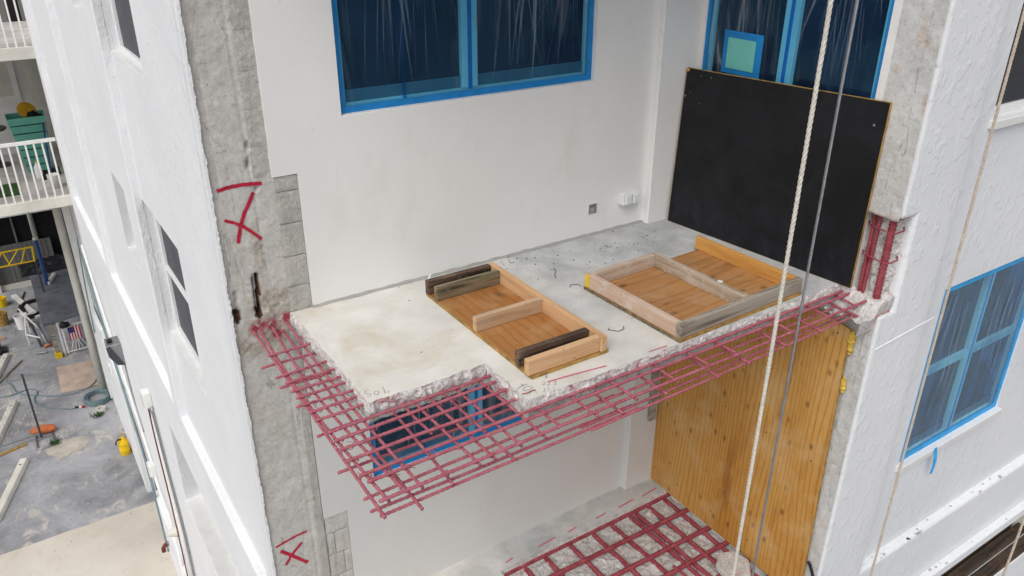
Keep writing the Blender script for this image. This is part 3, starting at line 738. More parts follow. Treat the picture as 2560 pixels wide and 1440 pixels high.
# rubble lump at the pocket's foot and slab end
mb = MB(); n = 22
for j in range(n + 1):
    for i in range(n + 1):
        x = 4.14 + .32 * i / n; y = 2.40 + .26 * j / n
        z = -.10 + .10 * min(1, max(0, (x - 4.2) / .12)) * min(1, max(0, (y - 2.43) / .1) + max(0, (x - 4.28) / .05)) - .03 + .025 * N(x, y, 0, 14) + .015 * N(x, y, 2, 40)
        mb.v.append((x, y, min(z, .012)))
mb.f = [(j * (n + 1) + i, j * (n + 1) + i + 1, (j + 1) * (n + 1) + i + 1, (j + 1) * (n + 1) + i) for j in range(n) for i in range(n)]
k = len(mb.v)
for i in range(n + 1): mb.v.append((mb.v[i][0], mb.v[i][1] + .01, -.22))
mb.f += [(i, i + 1, k + i + 1, k + i) for i in range(n)]
mb.build('broken_seat', 'broken', B)
# --- right facade
W_RF = [(5.20, 6.62, -1.70, -.20), (5.20, 6.62, .98, 2.25)]
OPEN = (5.45, 12.0, -4.22, -3.26)
POCK = (4.28, 4.47, PKT[0], PKT[1])
ZL = -2.60       # ledge below the recessed bay
BAY = .07; BX = 4.93
mb = MB()
us = [4.318, 12.0, POCK[1], BX]; zs = [GZ - .05, 3.6, ZL, POCK[2], POCK[3], OPEN[2], OPEN[3], OPEN[0]]
us += [OPEN[0]]; zs = [z for z in zs if z != OPEN[0]]
cells(mb, us, zs, lambda u, z: not (inh(u, z, [POCK, OPEN]) or (u > BX and z > ZL)), 0, .22, TY(FY))
rf = weld(mb.build('facade_wall', 'stucco', B))
b_ = rf.modifiers.new('bevel', 'BEVEL'); b_.width = .034; b_.segments = 4; b_.limit_method = 'ANGLE'
mb = MB()
us = [BX - .02, 12.0] + [v for h in W_RF for v in h[:2]]; zs = [ZL - .02, 3.6] + [v for h in W_RF for v in h[2:]]
cells(mb, us, zs, lambda u, z: not inh(u, z, W_RF), BAY, .22, TY(FY))
weld(mb.build('facade_bay', 'stucco', B))
bx('ledge', 'stucco', B, 5.40, 12, FY - .075, FY - .001, -3.30, -3.20, bevel=.006)
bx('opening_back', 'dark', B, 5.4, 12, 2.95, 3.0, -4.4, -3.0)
bx('opening_floor', 'cream', B, 5.4, 12, FY + .02, 2.95, -4.36, -4.26)
bx('opening_head', 'paint', B, 5.4, 12, FY + .22, 2.95, -3.26, -3.2)
bx('rear_wall', 'mortar', B, 4.6, 12, 4.3, 4.42, GZ, 3.6)
bx('roof_deck', 'mortar', B, .9, 12, 2.62, 18, 3.6, 3.75)
# chipped paint along the ledges and a plaster ridge at slab level
mb = MB(); rnd = random.Random(21)
for k in range(46):
    low = k % 3 == 0
    x = rnd.uniform(5.05, 8.2); s = rnd.uniform(.006, .02)
    y = (FY - .075 + rnd.uniform(.01, .06)) if low else FY + rnd.uniform(.008, .06); z = -3.1995 if low else ZL + .0005
    if not low and rnd.random() < .45: y = FY + .004; x = 5.05 + abs(rnd.gauss(0, 1.4))
    a0 = rnd.random()
    mb.plate([(x + s * math.cos(a + a0) * rnd.uniform(.5, 1.6), y + s * .8 * math.sin(a + a0) * rnd.uniform(.5, 1.2), z) for a in [i * 1.05 for i in range(6)]], (0, 0, .0012))
tag(mb.build('paint_chips', 'chipgrey', rf), None, kind='stuff')
MB().obox((4.36, FY - .001, -.375), (5.0, FY - .001, -.325), (0, .008, 0), (0, 0, .012)).build('plaster_ridge', 'stucco', B, bevel=.003)
# --- taped windows --------------------------------------------------------------------
def taped(T, u0, u1, z0, z1, dep, mv=(), mh=(), tw=.035, bands=(), seed=0, tape='tape', film='film'):
    wf = win(B, T, u0, u1, z0, z1, dep, mv=mv, mh=mh, fw=.055)
    e = dep - .012
    nu, nz = 60, 50; mb = MB()
    for j in range(nz + 1):
        for i in range(nu + 1):
            u = u0 + .006 + (u1 - u0 - .012) * i / nu; z = z0 + .006 + (z1 - z0 - .012) * j / nz
            ed = min(i, nu - i, j, nz - j) / 8.0
            a = min(1, ed)
            # folds fan out from the top fixing
            th = (u - (u0 + u1) / 2) * (1.0 + .5 * (z1 - z) / (z1 - z0))
            f = .006 * N(th * 14, z * 1.4, seed, 1) + .003 * N(th * 34, z * 2.5, seed + 3, 1) + .006 * N(u * 2, z * 2, seed + 5, 1)
            mb.v.append(T(u, e + a * f - .004 * a, z))
    mb.f = [(j * (nu + 1) + i, j * (nu + 1) + i + 1, (j + 1) * (nu + 1) + i + 1, (j + 1) * (nu + 1) + i) for j in range(nz) for i in range(nu)]
    mb.build('plastic_film', film, wf, smooth=True)
    q = e - .006
    for (a, b, c, d) in ((u0, u1, z0, z0 + tw), (u0, u1, z1 - tw, z1), (u0, u0 + tw, z0 + tw, z1 - tw), (u1 - tw, u1, z0 + tw, z1 - tw)):
        m2 = MB(); k = 24; hz = (b - a) > (d - c)
        for i in range(k + 1):
            t = i / k
            if hz: p = [(a + (b - a) * t, c), (a + (b - a) * t, d + .004 * N(t * 9, seed, c))]
            else: p = [(a, c + (d - c) * t), (b + .004 * N(t * 9, seed, a), c + (d - c) * t)]
            for (x, z) in p: m2.v.append(T(x, q + .0015 * N(x * 9, z * 9, seed), z))
            for (x, z) in p: m2.v.append(T(x, q + .006, z))
        for i in range(k):
            o = 4 * i; m2.f += [(o, o + 1, o + 5, o + 4), (o + 1, o + 3, o + 7, o + 5), (o, o + 4, o + 6, o + 2)]
        m2.build('tape', tape, wf)
    MB().box(u0 + .05, u1 - .05, dep + .016, dep + .024, z0 + .05, z0 + .125).map(T).build('sash_rail', 'sash', wf)
    for a, b in mv: MB().box((a + b) / 2 - .014, (a + b) / 2 + .014, dep - .0095, dep - .0085, z0 + .05, z1 - .05).map(T).build('tape', tape, wf)
    rr = random.Random(seed); cm = MB()
    for k in range(int(75 * (u1 - u0) / 1.8)):
        cu = rr.choice([.18, .3, .62, .75, .9, rr.random()]) * (u1 - u0) + u0
        uu = min(u1 - .08, max(u0 + .08, cu + rr.gauss(0, .07))); L = rr.uniform(.25, .95) * (z1 - z0); top = z1 - .04 - rr.random() ** 2 * .5 * (z1 - z0)
        bot = max(z0 + .06, top - L); dx = (uu - cu) * 1.2 + rr.gauss(0, .02); wd = rr.choice([rr.uniform(.001, .004), rr.uniform(.001, .004), rr.uniform(.006, .016)])
        ub = min(u1 - .07, max(u0 + .07, uu + dx)); um = (uu + ub) / 2 + rr.gauss(0, .006); zm = (top + bot) / 2
        y_ = e - .009 - .0008 * (k % 4)
        cm.add([T(uu - wd, y_, top), T(uu + wd, y_, top), T(um + wd * .8, y_ - .001, zm), T(ub, y_, bot), T(um - wd * .6, y_, zm)], [(0, 1, 2, 4), (4, 2, 3)])
    tag(cm.build('crease_highlights', 'crease_glint', wf), None, kind='stuff')  # pale ribbons stand in for glints on the film pleats
    for (a, b, c, d, mt) in bands:
        MB().box(a, b, q - .003, q + .001, c, d).map(T).build('tape', mt, wf)
    return wf
taped(TY(BW), *W_UP, .055, mv=[(2.435, 2.545)], tw=.042, bands=[(2.03, 2.05, 1.155, 2.25, 'film')], seed=1)
taped(TY(BW), *W_LO, .055, mv=[(2.435, 2.545)], tw=.042, bands=[(2.03, 2.05, -1.395, -.3, 'film')], seed=5)
wr = taped(TX(RX), *W_R, .03, mv=[(3.33, 3.44)], tw=.03, seed=9)
MB().box(3.565, 3.90, .006, .0075, 1.13, 1.41).map(TX(RX)).build('tape', 'tape', wr)
MB().box(3.62, 3.86, .002, .004, 1.165, 1.365).map(TX(RX)).build('notice_sheet', 'mint', wr)
wq = taped(TY(FY), *W_RF[0], .10, mv=[(5.84, 5.93)], mh=[(-.97, -.90)], tw=.05, seed=14, tape='tape_l', film='film_thin')
MB().plate([(5.62, FY + .03, -1.70), (5.66, FY + .03, -1.70), (5.655, FY + .005, -1.80), (5.68, FY + .015, -1.88), (5.66, FY + .012, -1.95), (5.62, FY + .012, -1.94), (5.635, FY + .015, -1.87), (5.61, FY + .01, -1.79)], (0, .002, 0)).build('tape', 'tape_l', wq)
w2 = win(B, TY(FY), *W_RF[1], .12, pane='glass', fw=.05)
for h in W_RF: bx('window_sill', 'white', B, h[0] - .02, h[1] + .02, FY + .03, FY + .118, h[2] - .06, h[2] - .002, bevel=.005)
for h in (W_UP, W_LO): bx('window_sill', 'white', B, h[0] + .002, h[1] - .002, BW + .004, BW + .05, h[2] - .012, h[2] + .004)
bx('reveal_trim', 'white', B, RX - .006, RX + .02, 2.652, 2.70, .95, 2.4)

# --- things fixed to walls
ob = thing('outlet_box', (3.775, 4.18, .18), 'white double weatherproof outlet box low on the balcony back wall', 'outlet box')
bx('housing', 'white', ob, 3.70, 3.86, 4.13, 4.184, .185, .275, bevel=.006)
for a in (3.712, 3.785): bx('cover', 'frame', ob, a, a + .062, 4.112, 4.13, .192, .268, bevel=.008)
pb = thing('outlet_recess', (3.46, 4.18, .16), 'small open wall box left of the white outlet', 'wall box')
MB().box(3.42, 3.50, 4.18, 4.186, .16, .165).box(3.42, 3.50, 4.18, 4.186, .235, .24).box(3.42, 3.425, 4.18, 4.186, .165, .235).box(3.495, 3.5, 4.18, 4.186, .165, .235).build('rim', 'cream', pb)
bx('back_plate', 'steel', pb, 3.425, 3.495, 4.1835, 4.1845, .165, .235)
bx('terminal', 'mortar', pb, 3.44, 3.47, 4.176, 4.1834, .175, .21)

# ------------------------------------------------------------------ rebar
def bar(mb, p, q, r=.0085, bend=.006, step=.013, bow=0.0):
    p, q = Vector(p), Vector(q); L = (q - p).length; k = max(3, int(L / step))
    sd_ = random.random() * 50
    pts = []; rad = []
    for i in range(k + 1):
        t = i / k; c = p.lerp(q, t)
        s = math.sin(math.pi * t)
        c = c + Vector((bow * s, 0, 0))
        pts.append(c + Vector((N(t * 2, sd_, 0), N(t * 2, sd_, 5), .6 * N(t * 2, sd_, 9))) * bend * s)
        rad.append(r * (1.15 if i % 2 else .88))
    mb.tube(pts, rad, 7)
RB = thing('rebar_mat', (2.5, 2.65, -.14), 'pink primed rebar mat cantilevering from the broken balcony slab edge', 'rebar')
ZT, ZY, ZB = -.050, -.067, -.125
def addbar(p, q, r=.0085, par=None, mat='rebar', bend=.006, bow=0.0):
    mb = MB(); bar(mb, p, q, r, bend, bow=bow); return mb.build('bar', mat, par or RB, smooth=True)
for x0, y0, x1, y1 in ((.967, 3.018, 1.95, 3.03), (.971, 2.94, 1.96, 2.965), (.968, 2.866, 1.97, 2.872), (.963, 2.774, 1.97, 2.774), (.966, 2.649, 4.33, 2.655), (.979, 2.593, 4.33, 2.609), (.969, 2.454, 4.36, 2.486)):
    addbar((x0, y0, ZT), (x1, y1, ZT), .0085)
for x0, y0, x1, y1, z, bw in ((.985, 4.215, .955, 2.372, ZY, 0), (1.022, 4.215, 1.011, 2.45, ZY, -.033), (1.094, 4.215, 1.094, 2.50, ZY, -.045), (1.150, 4.215, 1.125, 2.375, ZY - .04, -.006), (1.183, 4.215, 1.169, 2.45, ZY, -.02)):
    addbar((x0, y0, z), (x1, y1, z), .0077, bow=bw, bend=.003)
for x0, y0, x1, y1 in ((1.375, 3.10, 1.383, 2.77), (1.43, 3.12, 1.455, 2.447), (1.515, 3.12, 1.533, 2.445), (1.664, 3.12, 1.686, 2.457), (1.806, 3.12, 1.817, 2.45), (1.915, 2.74, 1.927, 2.50), (2.118, 2.74, 2.13, 2.452), (2.37, 2.74, 2.386, 2.457),
                       (2.677, 2.74, 2.675, 2.457), (2.92, 2.74, 2.938, 2.472), (3.15, 2.74, 3.155, 2.47), (3.634, 2.74, 3.607, 2.474), (3.957, 2.72, 3.954, 2.477), (4.245, 2.70, 4.212, 2.485)):
    addbar((x0, y0, ZY), (x1, y1, ZY), .0073)
ZYB = -.108
k_ = (2.2 - ZYB) / (2.2 - ZY)
for x0, y0, x1, y1 in ((1.309, 3.05, 1.29, 2.399), (1.596, 3.08, 1.604, 2.389), (2.238, 2.66, 2.249, 2.402), (2.545, 2.66, 2.548, 2.412), (2.908, 2.66, 2.886, 2.378), (3.142, 2.66, 3.134, 2.381), (3.45, 2.66, 3.456, 2.406), (3.773, 2.66, 3.764, 2.395), (4.112, 2.68, 4.108, 2.407)):
    addbar((x0 * k_, y0 * k_, ZYB), (x1 * k_, y1 * k_, ZYB), .0077)
for x0, y0, x1, y1, z in ((.957, 3.856, 1.27, 3.859, ZT), (.905, 3.831, 1.27, 3.832, ZYB + .01), (.92, 3.614, 1.27, 3.64, ZT), (.93, 3.60, 1.27, 3.605, ZYB), (.945, 3.538, 1.27, 3.533, ZT), (.941, 3.446, 1.27, 3.448, ZT), (.943, 3.376, 1.27, 3.379, ZT), (.916, 3.30, 1.27, 3.29, ZT), (.955, 3.221, 1.27, 3.225, ZT), (.952, 3.142, 1.27, 3.143, ZT)):
    addbar((x0, y0, z), (x1, y1, z), .0075)
for x0, y0, x1, y1, z in ((.94, 3.095, 1.16, 3.112, -.108), (.925, 2.81, 1.87, 2.806, ZB), (.95, 2.583, 2.37, 2.617, ZB), (2.02, 2.600, 4.30, 2.62, ZB + .002), (.943, 2.497, 2.387, 2.496, ZB), (2.05, 2.482, 4.32, 2.518, ZB + .002), (.965, 2.449, 2.40, 2.46, ZB), (2.08, 2.438, 4.32, 2.482, ZB + .002)):
    addbar((x0, y0, z), (x1, y1, z), .0075)
# tie wire knots at crossings
mb = MB(); rnd = random.Random(3)
XS = [.967, 1.013, 1.092, 1.172, 1.30, 1.44, 1.525, 1.60, 1.675, 1.81, 1.92, 2.125, 2.245, 2.378, 2.547, 2.676, 2.9, 3.14, 3.45, 3.62, 3.77, 3.955]
for x in XS:
    for y in (3.02, 2.945, 2.868, 2.774, 2.65, 2.60, 2.468):
        if (x > 1.84 and y > 2.7) or rnd.random() < .35: continue
        c = Vector((x + rnd.uniform(-.004, .004), y, ZT - .006)); a = rnd.random() * 6.28
        d = Vector((math.cos(a), math.sin(a), 0)); e = Vector((0, 0, 1))
        mb.tube([c + .0135 * (math.cos(t) * d + math.sin(t) * e) for t in [k * .63 for k in range(11)]], .0022, 4)
        tail = c + .0135 * d
        mb.tube([tail, tail + Vector((rnd.uniform(-.02, .02), rnd.uniform(-.02, .02), rnd.uniform(-.006, .02))), tail + Vector((rnd.uniform(-.03, .03), rnd.uniform(-.03, .03), rnd.uniform(-.02, .025)))], .0018, 4)
for y in (3.86, 3.62, 3.535, 3.447, 3.378, 3.295, 3.223, 3.143):
    for x in (1.012, 1.09, 1.178):
        if rnd.random() < .3: continue
        c = Vector((x, y, ZT - .006)); a = rnd.random() * 6.28; d = Vector((math.cos(a), math.sin(a), 0)); e = Vector((0, 0, 1))
        mb.tube([c + .013 * (math.cos(t) * d + math.sin(t) * e) for t in [k * .63 for k in range(11)]], .0022, 4)
        mb.tube([c, c + Vector((rnd.uniform(-.02, .02), rnd.uniform(-.02, .02), .02)), c + Vector((rnd.uniform(-.03, .03), rnd.uniform(-.03, .03), rnd.uniform(0, .03)))], .0018, 4)
tag(mb.build('tie_wires', 'rebar', RB), None, kind='stuff')
# pillar pocket bars
PB = thing('pillar_rebar', (4.37, 2.5, -.06), 'dark red vertical rebar and stirrups exposed in the pillar pocket', 'rebar')
addbar((4.355, 2.458, -.14), (4.355, 2.456, .60), .0225, PB, 'rebar_dark', .002)
addbar((4.350, 2.577, -.12), (4.350, 2.578, .60), .0125, PB, 'rebar_dark', .004)
addbar((4.352, 2.556, -.05), (4.352, 2.540, .60), .0125, PB, 'rebar_dark', .004)
for z in (.41, .215):
    MB().tube([(4.37, 2.62, z + .015), (4.335, 2.595, z + .012), (4.333, 2.52, z + .004), (4.337, 2.438, z), (4.36, 2.425, z), (4.43, 2.422, z + .005), (4.47, 2.45, z + .01)], .005, 6).build('stirrup', 'rebar_dark', PB, smooth=True)
# lower floor bars
LB = thing('floor_rebar', (3.4, 3.3, LZ - .07), 'dark red rebar grid set in the chipped lower balcony floor', 'rebar')
for x0, y0, x1, y1 in ((2.45, 3.915, 4.34, 3.905), (2.45, 3.70, 4.34, 3.665), (2.45, 3.455, 4.34, 3.405), (2.45, 3.22, 4.36, 3.20), (2.45, 2.98, 4.36, 2.97), (2.45, 2.75, 4.36, 2.75)):
    addbar((x0, y0, LZ - .048), (x1, y1, LZ - .048), .0195, LB, 'rebar_dark')
for x0, x1 in ((2.72, 2.71), (2.92, 2.92), (3.17, 3.20), (3.41, 3.44), (3.61, 3.65), (3.82, 3.83), (3.88, 3.90), (4.03, 4.05), (4.22, 4.20)):
    addbar((x0, 3.97, LZ - .068), (x1, 2.6, LZ - .068), .0205, LB, 'rebar_dark')
for x, y in ((3.99, 3.30), (3.7, 3.24)): addbar((x, y, LZ - .028), (x + .03, y - .36, LZ - .028), .012, LB, 'rebar_dark')
ch = MB()
pts = [(3.95, 3.03), (4.06, 3.10), (4.17, 3.06), (4.21, 2.92), (4.10, 2.8), (3.92, 2.85)]
ch.plate([(x, y, LZ - .03) for x, y in pts], (.01, .01, .055))
tag(ch.build('concrete_lump', 'rubble', bevel=.012), 'flat pale concrete lump lying on the lower rebar grid', 'rubble')

# ------------------------------------------------------------------ formwork panels
F1 = thing('formwork_panel', (2.23, 3.4, 0), 'narrow plywood form with two dark crosspieces lying left on the slab', 'formwork', 'formwork panels on the balcony slab')
MB().box(1.985, 2.482, 2.812, 3.955, .003, .021).build('plywood_sheet', 'form_ply', F1)
MB().box(1.983, 2.484, 2.8105, 2.812, .002, .0205).box(1.9835, 1.985, 2.812, 3.955, .002, .0205).build('sheet_edge', 'ply_edge', F1)
def brd(par, mat, x0, x1, y0, y1, z0=.0215, z1=.111, rot=0):
    o = MB().box(x0, x1, y0, y1, z0, z1).build('board', mat, par, bevel=.003); return o
brd(F1, 'dark_wood', 1.978, 2.430, 3.912, 3.95)
brd(F1, 'moss_wood', 1.982, 2.430, 3.805, 3.843)
brd(F1, 'pine_worn', 1.98, 2.430, 3.352, 3.39)
brd(F1, 'dark_wood', 1.972, 2.430, 2.912, 2.95)
brd(F1, 'pine', 1.966, 2.430, 2.818, 2.856)
brd(F1, 'pine_y', 2.4305, 2.469, 2.806, 3.952)
F2 = thing('formwork_panel', (3.4, 3.1, 0), 'wide plywood form with weathered grey front board near the black sheet', 'formwork', 'formwork panels on the balcony slab')
def rotz(p, c, a):
    x, y = p[0] - c[0], p[1] - c[1]
    return (c[0] + x * math.cos(a) - y * math.sin(a), c[1] + x * math.sin(a) + y * math.cos(a), p[2])
def rb(name, mat, *a, bevel=.003, ang=R(1.6)):
    m = MB().box(*a); m.v = [rotz(p, (2.89, 2.66), ang) for p in m.v]; return m.build(name, mat, F2, bevel=bevel)
rb('plywood_sheet', 'form_ply2', 2.880, 3.935, 2.672, 3.50, .003, .021, bevel=0)
rb('sheet_edge', 'ply_edge', 2.878, 3.937, 2.6705, 2.672, .002, .0205, bevel=0)
rb('sheet_edge', 'moss_wood', 2.8775, 2.880, 2.672, 3.50, .002, .0205, bevel=0)
rb('board', 'pink_wood', 2.884, 2.922, 2.716, 3.455, .0215, .111)
rb('board', 'pink_wood_x', 2.884, 3.445, 3.456, 3.494, .0215, .111)
rb('board', 'grey_wood_y', 3.446, 3.484, 2.716, 3.494, .0215, .111)
rb('board', 'amber', 3.897, 3.935, 2.716, 3.53, .0215, .111)
rb('board', 'grey_wood', 2.886, 3.937, 2.677, 2.715, .0215, .111)
rb('end_paint', 'yellow', 2.8825, 2.884, 3.457, 3.493, .023, .110, bevel=0)
m = MB(); m.lathe((3.475, 2.955, .1112), [(.018, 0), (.017, .0006)], 12); m.build('cement_spot', 'white', F2)
# --- leaning black board and lower plywood
BB = thing('black_board', (4.2, 3.35, .0), 'black film faced board leaning on the recess side wall', 'board')
BC = [(4.125, 4.090, .001), (4.272, 2.592, .001), (4.272, 2.583, 1.172), (4.190, 4.105, 1.135)]
MB().plate(BC, (.018, .002, .0)).build('core', 'ply_edge', BB)
c_ = [Vector(p) for p in BC]; ctr = sum(c_, Vector()) / 4
MB().plate([ctr + (p - ctr) * .996 + Vector((-.0012, 0, 0)) for p in c_], (.0011, 0, 0)).build('black_face', 'black', BB)
def onboard(s, t, o=.002):
    a = c_[0].lerp(c_[1], s); b = c_[3].lerp(c_[2], s); p = a.lerp(b, t); return Vector((p.x - o, p.y, p.z))
def chip(s, t, w, h, k):
    rr = random.Random(k); p = onboard(s, t)
    MB().plate([p + Vector((0, math.cos(a) * w * rr.uniform(.6, 1.1), math.sin(a) * h * rr.uniform(.6, 1.1))) for a in [i * .785 for i in range(8)]], (.0006, 0, 0)).build('chip', 'amber', BB)
chip(.17, .72, .012, .014, 1); chip(.008, .988, .02, .014, 2)
for s, t, r_ in ((.012, .83, .008), (.955, .88, .008), (.09, .965, .004), (.15, .965, .004), (.04, .86, .003), (.10, .80, .003), (.55, .30, .003)):
    p = onboard(s, t, .0025); MB().tube([p, p + Vector((-.0015, 0, 0))], r_, 8).build('screw', 'steel', BB)
p = onboard(.955, .88, .003); MB().tube([p, p + Vector((-.02, -.012, .004))], .003, 6).build('nail', 'steel', BB)
LP = thing('plywood_sheet', (4.26, 3.3, LZ - .03), 'tall knotty yellow plywood sheet closing the lower balcony side', 'plywood')
MB().plate([(4.255, 4.125, LZ - .005), (4.255, 2.47, LZ - .03), (4.255, 2.522, -.262), (4.255, 2.70, -.232), (4.255, 4.12, -.18)], (.018, 0, 0)).build('sheet', 'big_ply', LP)
MB().plate([(4.2555, 2.4695, LZ - .03), (4.2555, 2.5215, -.262), (4.2725, 2.5215, -.262), (4.2725, 2.4695, LZ - .03)], (0, -.0012, 0)).build('sheet_edge', 'ply_edge', LP)
for y in (2.6, 3.0, 3.4, 3.8, 4.08):
    for z in (-.32, -1.35, -2.4):
        MB().tube([(4.2548, y, z), (4.2535, y, z)], .007, 8).build('screw', 'darksteel', LP)
bt = MB().box(4.14, 4.205, 4.085, 4.12, -1.86, -.145).build('batten', 'grey_wood'); tag(bt, 'short grey batten hanging beside the tall plywood sheet', 'batten')
def blob(mb, c, r, k, fl=1.0):
    c = Vector(c); n1, n2 = 8, 10; o = len(mb.v)
    for j in range(n1 + 1):
        for i in range(n2):
            th = math.pi * j / n1; ph = 2 * math.pi * i / n2
            d = Vector((math.sin(th) * math.cos(ph), math.sin(th) * math.sin(ph), math.cos(th)))
            q = r * (1 + .55 * noise.noise(d * 1.8 + Vector((k, 0, 0))) + .25 * noise.noise(d * 5 + Vector((0, k, 0))))
            mb.v.append(c + Vector((d.x * q * fl, d.y * q, d.z * q)))
    mb.f += [(o + j * n2 + i, o + j * n2 + (i + 1) % n2, o + (j + 1) * n2 + (i + 1) % n2, o + (j + 1) * n2 + i) for j in range(n1) for i in range(n2)]
mb = MB()
for k, (y, z, r_) in enumerate(((2.512, -.285, .02), (2.508, -.31, .026), (2.508, -.34, .028), (2.51, -.37, .022), (2.506, -.40, .022), (2.505, -.43, .012))): blob(mb, (4.27, y, z), r_, k, .7)
tag(mb.build('foam_bead', 'foam', smooth=True), 'upper yellow foam bead on the tall plywood sheet right edge', 'foam')
mb = MB()
for k, (y, z, r_) in enumerate(((2.50, -.62, .012), (2.50, -.64, .018), (2.50, -.66, .022), (2.498, -.69, .022), (2.496, -.715, .016))): blob(mb, (4.27, y, z), r_, k + 7, .7)
tag(mb.build('foam_bead', 'foam', smooth=True), 'lower yellow foam bead on the tall plywood sheet right edge', 'foam')
mb = MB()
for k, (y, z, r_) in enumerate(((2.93, -.215, .04), (2.90, -.25, .03), (2.97, -.235, .03))): blob(mb, (4.245, y, z), r_, k + 20, .5)
tag(mb.build('foam_bead', 'foam', smooth=True), 'yellow foam lump on top of the tall plywood under the slab', 'foam')
mb = MB().tube([(4.27, 2.465, -2.2), (4.28, 2.455, -2.22), (4.288, 2.43, -2.28), (4.288, 2.405, -2.33), (4.288, 2.398, -2.4), (4.288, 2.398, -2.7), (4.288, 2.40, -3.1)], .011, 8)
tag(mb.build('black_cable', 'blackrub', smooth=True), 'thick black cable loop at the tall plywood lower right corner', 'cable')

# --- loose tie wire on the slab
for nm, p in (('bent tie wire near the slab centre by the wall', [(2.865, 3.841), (2.872, 3.815), (2.821, 3.762), (2.801, 3.722)]), ('curved tie wire left of the wide form', [(2.794, 3.563), (2.821, 3.586), (2.866, 3.566), (2.858, 3.531)]),
              ('hook shaped tie wire between the two forms', [(2.66, 3.017), (2.644, 3.003), (2.679, 2.957), (2.724, 2.96), (2.744, 2.988)])):
    tag(MB().tube([(x, y, .004) for x, y in p], .0018, 5).build('tie_wire', 'blackrub'), nm, 'wire', 'loose wires on the slab')
mb = MB(); rnd = random.Random(11)
for k in range(110):
    if k < 55: x, y = rnd.gauss(3.35, .35), rnd.gauss(3.86, .12)
    elif k < 80: x, y = rnd.gauss(2.66, .14), rnd.gauss(4.08, .04)
    else: x, y = rnd.uniform(1.3, 4.0), rnd.uniform(2.75, 4.15)
    if not (1.3 < x < 4.05 and 2.72 < y < 4.17): continue
    s = rnd.uniform(.0018, .0065) * (1 if k < 80 else .8); a = rnd.random() * 3.1
    mb.obox((x, y, .003), (x + s * 1.6 * math.cos(a), y + s * 1.6 * math.sin(a), .003), (-s * math.sin(a), s * math.cos(a), 0), (0, 0, s * .5))
tag(mb.build('grit', 'grit'), 'scattered dark grit on the grey part of the slab', 'grit', kind='stuff')
pc = MB().plate([(2.07, 4.11, .0), (2.10, 4.12, .0), (2.11, 4.13, .05), (2.09, 4.125, .03)], (.002, -.003, 0)).build('plaster_shard', 'white')
tag(pc, 'small white shard standing behind the narrow form', 'shard')

# ------------------------------------------------------------------ ropes
def strands(name, x, y, z0, z1, R0, r, pitch, ns, mat, label, cat, lean=(0, 0)):
    t_ = thing(name, (x, y, z0), label, cat)
    step = pitch / 9; k = int((z1 - z0) / step)
    for s in range(ns):
        pts = []
        for i in range(k + 1):
            z = z0 + step * i; a = 2 * math.pi * (i / 9.0 + s / ns)
            pts.append((x + lean[0] * (z - z0) + R0 * math.cos(a), y + lean[1] * (z - z0) + R0 * math.sin(a), z))
        MB().tube(pts, r, 5).build('strand', mat, t_, smooth=True)
    return t_
strands('rope', 2.629, 1.9, GZ, 3.9, .0047, .0054, .07, 3, 'rope', 'thick white twisted rope hanging in front of the black board', 'rope')
strands('wire_rope', 2.812, 1.9, GZ, 3.9, .0036, .0030, .035, 4, 'steel', 'thin grey steel wire rope hanging right of the white rope', 'wire rope', (-.003, 0))
strands('rope', 4.815, 2.26, GZ, 3.9, .0045, .0052, .07, 3, 'tan_rope', 'tan rope hanging close to the white right facade', 'rope')
strands('rope', 5.00, 1.5, GZ, 3.9, .004, .0048, .07, 3, 'tan_rope', 'thin tan rope at the lower right corner of the picture', 'rope')
# ------------------------------------------------------------------ planks inside the lower right opening
for k, (y0, y1, x0, x1, z, lb) in enumerate(((2.40, 2.53, 6.2, 11.5, -4.255, 'dark plank nearest the edge of the lower right opening'), (2.545, 2.66, 6.0, 8.72, -4.25, 'middle dark plank in the lower right opening'), (2.68, 2.80, 6.0, 8.62, -4.24, 'rear dark plank in the lower right opening, raised at the back'))):
    tag(MB().box(x0, x1, y0, y1, z, z + .05 + .02 * k).build('plank', 'plank', bevel=.004), lb, 'plank', 'planks in the lower right opening')

# ------------------------------------------------------------------ far courtyard wing
Wg = thing('courtyard_wing', (-2, 17.5, GZ), 'far white wing with balconies and a dark carport below', 'building')
WY = 15.5
for zt in (0.0, -2.55):
    s_ = bx('balcony_slab', 'cream', Wg, -2.6, 1.4, WY, 18.9, zt - .20, zt, bevel=.01)
    bx('floor_finish', 'balfloor', s_, -2.59, 1.39, WY + .12, 18.88, zt + .0005, zt + .005)
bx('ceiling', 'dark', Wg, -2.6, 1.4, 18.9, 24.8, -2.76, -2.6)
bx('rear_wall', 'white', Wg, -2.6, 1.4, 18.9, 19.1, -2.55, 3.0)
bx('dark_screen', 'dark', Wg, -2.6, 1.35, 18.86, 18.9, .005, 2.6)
for x in (.98, .62, .28): bx('shutter_strip', 'ribbed', Wg, x, x + .12, 18.83, 18.86, .005, 2.4)
bx('end_wall', 'cream', Wg, 1.2, 1.4, WY + .02, 18.9, -2.55, 3.0)
bx('end_wall', 'white', Wg, .88, 1.4, 15.52, 17.2, GZ, -2.76)
wnd = MB().box(-.55, .62, 18.82, 18.9, -1.5, -1.38).box(.52, .62, 18.82, 18.9, -1.38, .0 - .2).box(-.6, -.5, 18.82, 18.9, -1.5, -.2).build('window', 'white', Wg)
bx('pane', 'cream', wnd, -.5, .52, 18.86, 18.88, -1.38, -.22)
bx('door_post', 'cream', Wg, .80, .90, 18.6, 18.7, -2.545, -.2)
bx('rear_wall', 'dark', Wg, -2.6, 1.4, 24.7, 24.9, GZ, -2.76)
bx('beam', 'white', Wg, -2.6, 1.2, 24.35, 24.55, -5.60, -5.42)
bx('ribbed_wall', 'ribbed', Wg, -.85, .6, 24.52, 24.6, GZ, -6.45)
